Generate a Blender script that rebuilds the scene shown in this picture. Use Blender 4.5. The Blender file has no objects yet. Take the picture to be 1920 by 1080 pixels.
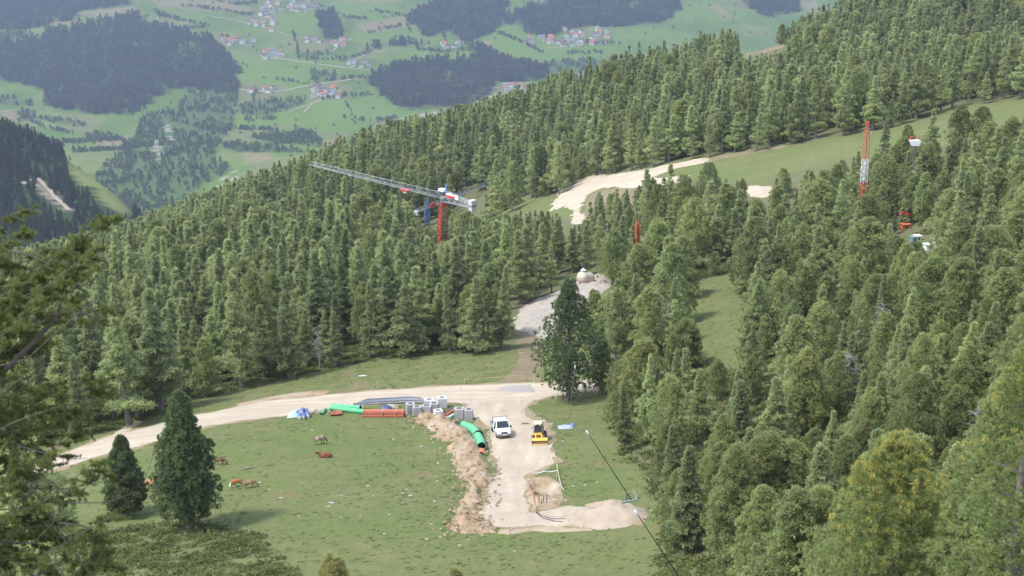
import bpy, bmesh, math, random
import numpy as np
from mathutils import Vector, Matrix
R = math.radians
S = bpy.context.scene
C = S.collection
random.seed(7)
RNG = np.random.default_rng(11)

# ------------------------------------------------------------------ camera
F, PW, PH, PITCH = 2600.0, 1920.0, 1080.0, R(17)
cam = bpy.data.cameras.new('camera')
cam.sensor_width = 36; cam.lens = 36 * F / PW
cam.clip_start = 0.5; cam.clip_end = 30000
cam.dof.use_dof = True; cam.dof.focus_distance = 190; cam.dof.aperture_fstop = 1.3
co = bpy.data.objects.new('camera', cam); C.objects.link(co)
co.location = (0, 0, 0); co.rotation_euler = (R(90) - PITCH, 0, 0)
S.camera = co
# ------------------------------------------------------------------ sky and sun
SUN_EL, SUN_AZ = R(58), R(245)          # azimuth clockwise from +Y: the sun stands behind the camera's left shoulder
w = bpy.data.worlds.new('World'); S.world = w; w.use_nodes = True
nt = w.node_tree; nt.nodes.clear()
sky = nt.nodes.new('ShaderNodeTexSky'); sky.sky_type = 'NISHITA'; sky.sun_disc = False
sky.sun_elevation = SUN_EL; sky.sun_rotation = SUN_AZ; sky.altitude = 1900; sky.air_density = 1.0; sky.dust_density = 2.0
bg = nt.nodes.new('ShaderNodeBackground'); bg.inputs['Strength'].default_value = 0.15
wo = nt.nodes.new('ShaderNodeOutputWorld')
milk = nt.nodes.new('ShaderNodeHueSaturation'); milk.inputs['Saturation'].default_value = .58; nt.links.new(sky.outputs[0], milk.inputs['Color']); nt.links.new(milk.outputs[0], bg.inputs[0]); nt.links.new(bg.outputs[0], wo.inputs[0])
sl = bpy.data.lights.new('sun', 'SUN'); sl.energy = 1.4; sl.angle = R(8); sl.color = (1, .97, .91)
so = bpy.data.objects.new('sun', sl); C.objects.link(so)
sd = Vector((math.sin(SUN_AZ) * math.cos(SUN_EL), math.cos(SUN_AZ) * math.cos(SUN_EL), math.sin(SUN_EL)))
so.rotation_euler = sd.to_track_quat('Z', 'Y').to_euler()
S.view_settings.view_transform = 'Standard'; S.view_settings.look = 'None'
S.view_settings.exposure = 1.71; S.view_settings.gamma = 1
S.cycles.max_bounces = 6; S.cycles.diffuse_bounces = 4; S.cycles.transparent_max_bounces = 6
S.cycles.transmission_bounces = 3; S.cycles.volume_bounces = 0; S.cycles.caustics_reflective = False
S.cycles.use_denoising = True
HAZE_DENSITY = 1.7e-4

# ------------------------------------------------------------------ projection
cp, sp = math.cos(PITCH), math.sin(PITCH)
def ray(px, py):
    x = (np.asarray(px, float) - 960) / F; y = (540 - np.asarray(py, float)) / F
    return x, cp + y * sp, -sp + y * cp
def P(px, py, Y):
    a, b, c = ray(px, py); t = Y / b
    return (a * t, Y, c * t)
def proj(X, Y, Z):
    d = Y * cp - Z * sp; u = Y * sp + Z * cp
    d = np.maximum(d, 1e-3)
    return 960 + F * X / d, 540 - F * u / d
def plane_hit(px, py, z):
    a, b, c = ray(px, py); t = z / c
    return Vector((a * t, b * t, z))

# ------------------------------------------------------------------ noise
def vnoise(x, y, seed=0):
    xi = np.floor(x).astype(np.int64); yi = np.floor(y).astype(np.int64)
    fx = x - xi; fy = y - yi
    fx = fx * fx * (3 - 2 * fx); fy = fy * fy * (3 - 2 * fy)
    def h(a, b):
        n = (a * 374761393 + b * 668265263 + seed * 974711) & 0x7fffffff
        n = ((n ^ (n >> 13)) * 1274126177) & 0x7fffffff
        return ((n ^ (n >> 16)) & 0xffff) / 65535.0
    return (h(xi, yi) * (1 - fx) + h(xi + 1, yi) * fx) * (1 - fy) + (h(xi, yi + 1) * (1 - fx) + h(xi + 1, yi + 1) * fx) * fy
def fbm(x, y, seed=0, oct=4):
    s = 0; a = .5
    for o in range(oct):
        s = s + a * (vnoise(x * 2 ** o, y * 2 ** o, seed + o) - .5); a *= .5
    return s

# ------------------------------------------------------------------ terrain heights
class TPS:
    def __init__(s, pts, lam, base):
        p = np.array(pts, float); s.base = base
        s.c = p[:, :2] / 100; v = p[:, 2] - base(p[:, 0], p[:, 1]); n = len(p)
        K = s.k(np.linalg.norm(s.c[:, None] - s.c[None], axis=2)) + lam * np.eye(n)
        A = np.zeros((n + 3, n + 3)); A[:n, :n] = K
        Q = np.c_[np.ones(n), s.c]; A[:n, n:] = Q; A[n:, :n] = Q.T
        s.w = np.linalg.solve(A, np.r_[v, 0, 0, 0]); s.n = n
    @staticmethod
    def k(r): return r * r * np.log(r + 1e-9)
    def __call__(s, X, Y):
        X = np.asarray(X, float); Y = np.asarray(Y, float); sh = np.broadcast(X, Y).shape
        q = np.stack([np.broadcast_to(X, sh).ravel(), np.broadcast_to(Y, sh).ravel()], 1) / 100
        out = np.empty(len(q))
        for i in range(0, len(q), 20000):
            b = q[i:i + 20000]
            r = np.sqrt(((b[:, None] - s.c[None]) ** 2).sum(2))
            out[i:i + 20000] = s.k(r) @ s.w[:s.n] + s.w[s.n] + b @ s.w[s.n + 1:]
        return out.reshape(sh) + s.base(X, Y)
def near_base(X, Y): return -38.7 - .14 * Y + .08 * X
ctrl = [P(*a) for a in [
    (960, 1080, 95), (960, 985, 107), (960, 880, 128), (960, 810, 141), (1000, 735, 161), (900, 660, 182),
    (500, 1000, 108), (500, 850, 134), (400, 785, 154), (200, 830, 145), (100, 950, 122), (650, 750, 160), (650, 690, 178),
    (350, 740, 172), (150, 760, 176), (-200, 760, 185), (-300, 950, 130), (200, 1080, 98),
    (1300, 1060, 92), (1260, 900, 118), (1180, 760, 150), (1060, 750, 157),
    (1040, 560, 215), (970, 620, 195), (1130, 525, 228), (1150, 640, 190),
    (1400, 1060, 84), (1650, 1180, 62), (1900, 1250, 50), (1900, 900, 82), (1600, 900, 97), (1900, 720, 105),
    (1400, 800, 130), (1340, 620, 178), (1650, 600, 165), (1900, 520, 165), (1750, 455, 225), (1600, 480, 225), (1400, 500, 225),
    (1900, 370, 235), (1640, 400, 265), (1300, 430, 270), (1100, 460, 270),
    (300, 590, 255), (600, 590, 240), (850, 560, 240), (830, 480, 380), (600, 470, 380), (400, 500, 330), (300, 480, 370), (150, 560, 290),
    (1900, 240, 295), (1900, 195, 330), (1690, 238, 325), (1500, 275, 330), (1300, 310, 335), (1500, 320, 305), (1640, 290, 295),
    (1200, 330, 340), (1100, 362, 342), (1040, 395, 345), (970, 385, 375), (900, 420, 372),
    (1450, 90, 610), (1300, 130, 620), (1100, 185, 640), (1000, 212, 640), (850, 255, 620), (700, 295, 600), (560, 335, 570), (400, 395, 530), (250, 450, 470), (150, 490, 440), (0, 520, 420),
    (1650, 30, 640), (1900, -40, 680), (2200, -120, 720), (1700, 170, 430), (1900, 110, 470), (1300, 230, 460), (1000, 300, 480), (700, 380, 480), (500, 420, 460)]]
ctrl += [(0, 0, -33), (-13, 28, -32), (-8, 52, -38), (60, 0, -26), (-80, 0, -40), (120, 60, -12), (-150, 60, -60), (150, 150, -28), (220, 300, -28), (0, -120, -15), (120, -120, 5), (-150, -120, -35)]
for X in (-520, -320, -120, 80, 280, 480):
    ctrl += [(X, 900, -330 - .05 * (200 - X)), (X, 1300, -640)]
ctrl += [(-330, 560, -260), (-300, 380, -200), (-300, 200, -130), (-420, 100, -140), (480, 500, 10), (480, 100, 60)]
NEAR = TPS(ctrl, 2e-3, near_base)
PIT = None
def g0(X, Y): return NEAR(X, Y)
def gz(X, Y):
    X = np.asarray(X, float); Y = np.asarray(Y, float)
    z = g0(X, Y)
    fall = np.clip((np.hypot(X, Y) - 20) / 60, 0, 1)
    z = z + .35 * fall * fbm(X / 9, Y / 9, 3) + 1.6 * fbm(X / 60, Y / 60, 5) * np.clip((Y - 200) / 80, 0, 1)
    if PIT is not None:
        for (cx, cy, rx, ry, dep) in PIT:
            q = ((X - cx) / rx) ** 2 + ((Y - cy) / ry) ** 2
            k = np.clip(1.2 - q, 0, 1); z = z - dep * k * k * (3 - 2 * k)
    return z
def march(px, py, fn, y0, y1, n=500):
    a, b, c = ray(px, py)
    Ys = np.geomspace(y0, y1, n); Z = c / b * Ys; G = fn(a / b * Ys, Ys)
    k = np.argmax(Z <= G)
    if Z[k] > G[k]: k = n - 1
    lo, hi = Ys[max(k - 1, 0)], Ys[k]
    for _ in range(2):
        ys = np.linspace(lo, hi, 12); d = c / b * ys - fn(a / b * ys, ys)
        k = int(np.argmax(d <= 0)) or 11
        lo, hi = ys[k - 1], ys[k]
    Y = (lo + hi) / 2
    return Vector((a / b * Y, Y, float(fn(np.array([a / b * Y]), np.array([Y]))[0])))
def hit(px, py): return march(px, py, g0, 40, 720)
def on(px, py):
    p = hit(px, py); p.z = float(gz(np.array([p.x]), np.array([p.y]))[0]); return p
def gza(x, y): return float(gz(np.array([x]), np.array([y]))[0])
_p = hit(1019, 922)
PIT = [(_p.x + .2, _p.y - .8, 1.1, 1.6, 1.7), (_p.x, _p.y + 1.6, 1.3, 2.0, .55)]

# far valley and opposite slope
def far_base(X, Y): return -640 + 0 * X
fctrl = [P(*a) for a in [(x, y, d) for x in (-300, 300, 960, 1500, 2200) for (y, d) in ((-120, 5700), (0, 4800), (100, 4150), (200, 3600), (270, 3150))]]
fctrl += [P(*a) for a in [(300, 340, 2650), (200, 420, 2250), (350, 420, 2350), (450, 360, 2550), (60, 430, 2100), (700, 300, 2750), (0, 300, 2900)]]
fctrl += [(X, 1300, -700) for X in (-900, 0, 900, 1800)] + [(X, 2000, -690) for X in (0, 900, 1800)]
fctrl += [(X, 7000, 60) for X in (-2500, 0, 2500)]
FAR = TPS(fctrl, 1e-1, far_base)
def fz(X, Y): return FAR(X, Y) + 34 * fbm(X / 420, Y / 420, 21, 5) * np.clip((np.asarray(Y) - 2000) / 500, 0, 1)
def fhit(px, py): return march(px, py, fz, 1500, 6800, 700)
# the wooded spur at the left
def sp_base(X, Y): return -420 + 0 * X
sctrl = [P(*a) for a in [(-250, 130, 1500), (-100, 190, 1500), (0, 245, 1480), (60, 268, 1470), (110, 292, 1450), (150, 318, 1420), (200, 352, 1380), (250, 400, 1330), (290, 440, 1290),
                         (0, 330, 1280), (0, 420, 1130), (100, 420, 1180), (180, 420, 1220), (100, 350, 1320), (60, 480, 1050), (200, 480, 1150)]]
sctrl += [(-900, 1750, -320), (-560, 1750, -420), (-420, 1700, -520), (-300, 1600, -600), (-250, 1350, -600), (-800, 1000, -330), (-500, 850, -420), (-250, 1000, -520), (-100, 1250, -690), (-100, 1700, -720)]
SPUR = TPS(sctrl, 2e-2, sp_base)
def sz(X, Y): return SPUR(X, Y) + 5 * fbm(X / 80, Y / 80, 31, 3)
def shit(px, py): return march(px, py, sz, 900, 1800, 400)

# ------------------------------------------------------------------ polygons
def inside(poly, x, y):
    x = np.asarray(x, float); y = np.asarray(y, float); r = np.zeros(x.shape, bool); n = len(poly)
    for i in range(n):
        x0, y0 = poly[i][:2]; x1, y1 = poly[(i + 1) % n][:2]
        if y0 == y1: continue
        c = ((y0 > y) != (y1 > y)) & (x < (x1 - x0) * (y - y0) / (y1 - y0) + x0)
        r ^= c
    return r
def segdist(poly, x, y, closed=True):
    d = np.full(np.shape(x), 1e9); n = len(poly)
    for i in range(n if closed else n - 1):
        ax, ay = poly[i][:2]; bx, by = poly[(i + 1) % n][:2]
        ex, ey = bx - ax, by - ay; L = ex * ex + ey * ey + 1e-12
        t = np.clip(((x - ax) * ex + (y - ay) * ey) / L, 0, 1)
        d = np.minimum(d, np.hypot(x - ax - t * ex, y - ay - t * ey))
    return d
def inany(polys, x, y):
    r = np.zeros(np.shape(x), bool)
    for p in polys: r |= inside(p, x, y)
    return r

# ------------------------------------------------------------------ materials
def newmat(name):
    m = bpy.data.materials.new(name); m.use_nodes = True
    n = m.node_tree; b = n.nodes.get('Principled BSDF'); return m, n, b
def N(n, t, **k):
    o = n.nodes.new(t)
    for a, v in k.items():
        if a in o.inputs.keys(): o.inputs[a].default_value = v
        else: setattr(o, a, v)
    return o
def mixc(n, f, a, b):
    m = n.nodes.new('ShaderNodeMix'); m.data_type = 'RGBA'
    for s, v in ((0, f), (6, a), (7, b)):
        if hasattr(v, 'links'): n.links.new(v, m.inputs[s])
        else: m.inputs[s].default_value = v if s == 0 else (*v, 1)
    return m.outputs[2]
def ramp(n, src, a, b):
    m = n.nodes.new('ShaderNodeMapRange'); m.inputs[1].default_value = a; m.inputs[2].default_value = b
    n.links.new(src, m.inputs[0]); return m.outputs[0]
def noise(n, scale, detail=4, rough=.55, coord='pos'):
    t = N(n, 'ShaderNodeTexNoise'); t.inputs['Scale'].default_value = scale; t.inputs['Detail'].default_value = detail; t.inputs['Roughness'].default_value = rough
    if coord == 'pos':
        g = n.nodes.get('GEO') or n.nodes.new('ShaderNodeNewGeometry'); g.name = 'GEO'
        n.links.new(g.outputs['Position'], t.inputs['Vector'])
    else:
        g = n.nodes.get('TCO') or n.nodes.new('ShaderNodeTexCoord'); g.name = 'TCO'
        n.links.new(g.outputs['Object'], t.inputs['Vector'])
    return t.outputs[0]
def paint(name, col, rough=.5, metal=0, var=.18, scale=2.5, dirt=None, spec=.5, bump=0):
    m, n, b = newmat(name)
    f = ramp(n, noise(n, scale, 5, .6, 'obj'), .35, .7)
    c2 = tuple(c * (1 - var) for c in col) if dirt is None else tuple(c * (1 - .45) + d * .45 for c, d in zip(col, dirt))
    n.links.new(mixc(n, f, col, c2), b.inputs['Base Color'])
    b.inputs['Roughness'].default_value = rough; b.inputs['Metallic'].default_value = metal
    b.inputs['Specular IOR Level'].default_value = spec
    if bump:
        bp = n.nodes.new('ShaderNodeBump'); bp.inputs['Strength'].default_value = .6; bp.inputs['Distance'].default_value = bump
        n.links.new(noise(n, scale * 4, 5, .6, 'obj'), bp.inputs['Height']); n.links.new(bp.outputs[0], b.inputs['Normal'])
    return m
def ground_mat():
    m, n, b = newmat('alpine_meadow')
    g1 = ramp(n, noise(n, .075, 6, .65), .4, .6); g2 = ramp(n, noise(n, .55, 6, .65), .36, .66); g3 = ramp(n, noise(n, 3.0, 4, .7), .3, .7)
    g4 = ramp(n, noise(n, .16, 6, .7), .57, .68)
    c = mixc(n, g1, (.112, .148, .042), (.175, .165, .078))
    c = mixc(n, g2, c, (.09, .13, .035))
    q = N(n, 'ShaderNodeMath'); q.operation = 'MULTIPLY'; q.inputs[1].default_value = .6; n.links.new(g3, q.inputs[0])
    c = mixc(n, q.outputs[0], c, (.19, .205, .09))
    q = N(n, 'ShaderNodeMath'); q.operation = 'MULTIPLY'; q.inputs[1].default_value = .7; n.links.new(g4, q.inputs[0])
    c = mixc(n, q.outputs[0], c, (.2, .155, .085))
    a = N(n, 'ShaderNodeAttribute'); a.attribute_name = 'heath'
    hn = mixc(n, g2, (.11, .135, .055), (.165, .15, .085))
    ad = N(n, 'ShaderNodeMath'); ad.operation = 'ADD'; n.links.new(a.outputs['Fac'], ad.inputs[0])
    sb = N(n, 'ShaderNodeMath'); sb.operation = 'SUBTRACT'; sb.inputs[1].default_value = .5; n.links.new(g2, sb.inputs[0]); n.links.new(sb.outputs[0], ad.inputs[1])
    c = mixc(n, ramp(n, ad.outputs[0], .3, .75), c, hn)
    n.links.new(c, b.inputs['Base Color']); b.inputs['Roughness'].default_value = .95; b.inputs['Specular IOR Level'].default_value = .1
    bp = n.nodes.new('ShaderNodeBump'); bp.inputs['Strength'].default_value = .8; bp.inputs['Distance'].default_value = .25
    n.links.new(noise(n, 1.8, 6, .7), bp.inputs['Height']); n.links.new(bp.outputs[0], b.inputs['Normal'])
    return m
def earth_mat(name, ca, cb, cc, sc=.5, dist=.08, k=.5, streak=None):
    m, n, b = newmat(name)
    c = mixc(n, ramp(n, noise(n, sc, 5, .65), .36, .64), ca, cb)
    c = mixc(n, ramp(n, noise(n, sc * .28, 4, .6), .5 - .1 * k, .72), c, cc)
    q = N(n, 'ShaderNodeMath'); q.operation = 'MULTIPLY'; q.inputs[1].default_value = .5; n.links.new(ramp(n, noise(n, sc * 14, 3, .7), .55, .75), q.inputs[0])
    c = mixc(n, q.outputs[0], c, tuple(v * .68 for v in ca))
    if streak:      # wheel tracks worn along the way
        g = n.nodes['GEO']; mp_ = n.nodes.new('ShaderNodeMapping'); mp_.inputs['Scale'].default_value = streak; n.links.new(g.outputs['Position'], mp_.inputs[0])
        tn = N(n, 'ShaderNodeTexNoise'); tn.inputs['Scale'].default_value = 1; tn.inputs['Detail'].default_value = 5; tn.inputs['Roughness'].default_value = .6; n.links.new(mp_.outputs[0], tn.inputs['Vector'])
        q = N(n, 'ShaderNodeMath'); q.operation = 'MULTIPLY'; q.inputs[1].default_value = .6; n.links.new(ramp(n, tn.outputs[0], .5, .68), q.inputs[0])
        c = mixc(n, q.outputs[0], c, tuple(v * 1.22 for v in ca)); q = N(n, 'ShaderNodeMath'); q.operation = 'MULTIPLY'; q.inputs[1].default_value = .5; n.links.new(ramp(n, tn.outputs[0], .45, .3), q.inputs[0])
        c = mixc(n, q.outputs[0], c, tuple(v * .8 for v in cc))
    n.links.new(c, b.inputs['Base Color']); b.inputs['Roughness'].default_value = .95; b.inputs['Specular IOR Level'].default_value = .15
    bp = n.nodes.new('ShaderNodeBump'); bp.inputs['Strength'].default_value = .7; bp.inputs['Distance'].default_value = dist
    n.links.new(noise(n, sc * 7, 6, .7), bp.inputs['Height']); n.links.new(bp.outputs[0], b.inputs['Normal'])
    return m
def foliage(name, dark, light, tip, trans=.46, vary=True):
    m, n, b = newmat(name); n.nodes.remove(b)
    a = N(n, 'ShaderNodeAttribute'); a.attribute_name = 'tint'
    a2 = N(n, 'ShaderNodeAttribute'); a2.attribute_name = 'cone'
    oi = N(n, 'ShaderNodeObjectInfo')
    c = mixc(n, a.outputs['Fac'], dark, light)
    c = mixc(n, a2.outputs['Fac'], c, tip)
    hs = N(n, 'ShaderNodeHueSaturation'); n.links.new(c, hs.inputs['Color'])
    v = N(n, 'ShaderNodeMapRange'); v.inputs[3].default_value = .8; v.inputs[4].default_value = 1.18; n.links.new(oi.outputs['Random'], v.inputs[0]); n.links.new(v.outputs[0], hs.inputs['Value'])
    ml = N(n, 'ShaderNodeMath'); ml.operation = 'MULTIPLY'; ml.inputs[1].default_value = 7.13; n.links.new(oi.outputs['Random'], ml.inputs[0])
    fr = N(n, 'ShaderNodeMath'); fr.operation = 'FRACT'; n.links.new(ml.outputs[0], fr.inputs[0])
    h = N(n, 'ShaderNodeMapRange'); h.inputs[3].default_value = .492; h.inputs[4].default_value = .515; n.links.new(fr.outputs[0], h.inputs[0]); n.links.new(h.outputs[0], hs.inputs['Hue'])
    if not vary: n.links.remove(hs.inputs['Value'].links[0]); n.links.remove(hs.inputs['Hue'].links[0])
    d = N(n, 'ShaderNodeBsdfDiffuse'); t = N(n, 'ShaderNodeBsdfTranslucent'); n.links.new(hs.outputs[0], d.inputs[0]); n.links.new(hs.outputs[0], t.inputs[0])
    mx = N(n, 'ShaderNodeMixShader'); mx.inputs[0].default_value = trans; n.links.new(d.outputs[0], mx.inputs[1]); n.links.new(t.outputs[0], mx.inputs[2])
    n.links.new(mx.outputs[0], n.nodes['Material Output'].inputs[0])
    return m
M = {}
M['meadow'] = ground_mat()
M['gravel'] = earth_mat('pale_gravel', (.46, .39, .3), (.4, .335, .255), (.43, .35, .255), .35, .05, streak=(.12, .9, .5))
M['gravel_yard'] = earth_mat('yard_gravel', (.44, .37, .285), (.385, .32, .245), (.41, .335, .245), .45, .06, streak=(.9, .13, .5))
M['verge'] = earth_mat('trodden_verge', (.3, .22, .14), (.22, .19, .1), (.33, .26, .17), .7, .1)
M['pale'] = earth_mat('crushed_grey_stone', (.42, .375, .315), (.35, .315, .275), (.4, .34, .27), .5, .18)
M['soil'] = earth_mat('dug_earth', (.45, .325, .205), (.27, .205, .125), (.5, .415, .315), 1.1, .25)
M['brown'] = earth_mat('bare_brown_earth', (.22, .175, .11), (.17, .15, .085), (.26, .2, .13), .4, .2)
M['heap'] = earth_mat('heap_gravel', (.42, .34, .255), (.33, .265, .195), (.45, .375, .295), .9, .15)
M['puddle'] = earth_mat('wet_grey_gravel', (.31, .285, .27), (.36, .32, .285), (.29, .27, .255), .6, .03)
M['far'] = None
M['pine'] = foliage('pine_needles', (.255, .29, .12), (.44, .48, .205), (.5, .46, .17))
M['pine_dark'] = foliage('dark_pine_needles', (.1, .135, .062), (.215, .26, .115), (.25, .24, .1), .38)
M['spruce_far'] = foliage('valley_spruce_needles', (.07, .095, .045), (.14, .17, .075), (.2, .18, .08))
M['larch_far'] = foliage('valley_leaves', (.11, .16, .05), (.2, .26, .09), (.2, .18, .08))
M['pine_near'] = foliage('near_pine_needles', (.2, .25, .09), (.37, .42, .16), (.6, .52, .14), vary=False)
M['larch'] = foliage('larch_needles', (.335, .375, .17), (.515, .56, .265), (.4, .4, .2), .48)
M['spruce'] = foliage('spruce_needles', (.245, .28, .135), (.4, .45, .215), (.32, .32, .16))
M['fgl'] = foliage('larch_sprays', (.13, .155, .05), (.27, .285, .095), (.3, .26, .1), .45)
M['heath'] = foliage('heath_leaves', (.11, .145, .045), (.19, .22, .08), (.22, .18, .1), .35)
M['bark'] = paint('grey_brown_bark', (.24, .205, .18), .9, 0, .4, 6, spec=.1)
M['dead'] = paint('bleached_dead_wood', (.3, .28, .26), .85, 0, .4, 6, spec=.1)
M['white'] = paint('white_paint', (.8, .8, .8), .35, 0, .06)
M['yellow'] = paint('yellow_paint', (.72, .42, .035), .45, 0, .2, 2, dirt=(.5, .38, .2))
M['cream'] = paint('cream_roof_paint', (.75, .62, .35), .5)
M['black'] = paint('black_plastic', (.03, .03, .032), .6)
M['rubber'] = paint('rubber', (.035, .034, .033), .85, dirt=(.25, .22, .18))
M['grey'] = paint('grey_steel', (.42, .43, .44), .5, .2)
M['dgrey'] = paint('dark_grey_plastic', (.16, .16, .165), .6, dirt=(.3, .27, .23))
M['lgrey'] = paint('galvanised_steel', (.55, .56, .57), .45, .3)
M['steel'] = paint('worn_bucket_steel', (.33, .25, .17), .6, .2)
M['concrete'] = paint('precast_concrete', (.4, .39, .385), .9, 0, .2, 3, spec=.2)
M['lconc'] = paint('white_concrete', (.62, .61, .59), .9, 0, .15, 3, spec=.2)
M['red'] = paint('red_crane_paint', (.58, .06, .045), .55)
M['orange'] = paint('orange_red_paint', (.58, .17, .08), .55)
M['redband'] = paint('red_white_band', (.66, .06, .05), .5)
M['blue'] = paint('blue_crane_paint', (.14, .25, .46), .55)
M['green'] = paint('green_plastic_pipe', (.045, .4, .17), .5, var=.1, dirt=(.3, .42, .28))
M['rpipe'] = paint('red_brown_plastic_pipe', (.42, .115, .06), .5, var=.2)
M['pipegrey'] = paint('dark_grey_pipe', (.19, .2, .22), .55)
M['bluewrap'] = paint('blue_wrap', (.13, .18, .4), .5)
M['tarp'] = paint('pale_green_tarp', (.3, .6, .45), .6, dirt=(.7, .72, .7))
M['wood'] = paint('pale_wood', (.5, .38, .22), .8)
M['stone'] = paint('pale_stone', (.4, .37, .33), .9, 0, .3, 5, spec=.2)
M['tan'] = paint('beige_tank_paint', (.6, .52, .43), .55, var=.08)
M['skyblue'] = paint('light_blue_hose', (.25, .45, .68), .6)
M['rope'] = paint('pale_rope', (.6, .53, .42), .8)
M['roofred'] = paint('orange_tile', (.5, .17, .08), .8); M['roofbrown'] = paint('brown_roof', (.17, .11, .09), .8); M['roofgrey'] = paint('grey_roof', (.3, .3, .32), .7)
M['house'] = paint('white_render', (.8, .78, .74), .8, var=.05)
M['hut'] = paint('weathered_timber', (.2, .13, .08), .9)
m, n, b = newmat('window_glass'); b.inputs['Base Color'].default_value = (.03, .035, .045, 1); b.inputs['Roughness'].default_value = .12; M['glass'] = m
m, n, b = newmat('headlight_lens'); b.inputs['Base Color'].default_value = (.6, .62, .65, 1); b.inputs['Roughness'].default_value = .1; M['lens'] = m
def coat(name, a, bcol, thr=.52, sc=2.2, face=None):
    m, n, b = newmat(name)
    c = mixc(n, ramp(n, noise(n, sc, 3, .6, 'obj'), thr - .05, thr + .07), a, bcol)
    if face:
        at = N(n, 'ShaderNodeAttribute'); at.attribute_name = 'headpart'
        c = mixc(n, at.outputs['Fac'], c, face)
    n.links.new(c, b.inputs['Base Color']); b.inputs['Roughness'].default_value = .8; b.inputs['Specular IOR Level'].default_value = .2
    return m

# ------------------------------------------------------------------ mesh helpers
def tag(o, label=None, cat=None, group=None, kind=None):
    for k, v in (('label', label), ('category', cat), ('group', group), ('kind', kind)):
        if v: o[k] = v
    return o
def empty(name, loc, rz=0, **t):
    o = bpy.data.objects.new(name, None); C.objects.link(o); o.location = loc; o.rotation_euler = (0, 0, rz); o.empty_display_size = .3
    return tag(o, **t)
def npmesh(name, V, Fc, mats, parent=None, attrs=None, smooth=False, link=True, matidx=None):
    me = bpy.data.meshes.new(name); V = np.asarray(V, np.float32); Fc = np.asarray(Fc, np.int32)
    nf, k = Fc.shape
    me.vertices.add(len(V)); me.vertices.foreach_set('co', V.ravel())
    me.loops.add(nf * k); me.loops.foreach_set('vertex_index', Fc.ravel())
    me.polygons.add(nf); me.polygons.foreach_set('loop_start', np.arange(0, nf * k, k, dtype=np.int32))
    if matidx is not None: me.polygons.foreach_set('material_index', np.asarray(matidx, np.int32))
    for m in (mats if isinstance(mats, (list, tuple)) else [mats]): me.materials.append(m)
    for nme, (dom, dat) in (attrs or {}).items():
        at = me.attributes.new(nme, 'FLOAT', dom); at.data.foreach_set('value', np.asarray(dat, np.float32))
    me.update(calc_edges=True)
    if smooth: me.polygons.foreach_set('use_smooth', np.ones(nf, bool))
    o = bpy.data.objects.new(name, me)
    if link: C.objects.link(o)
    if parent: o.parent = parent
    return o
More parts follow.
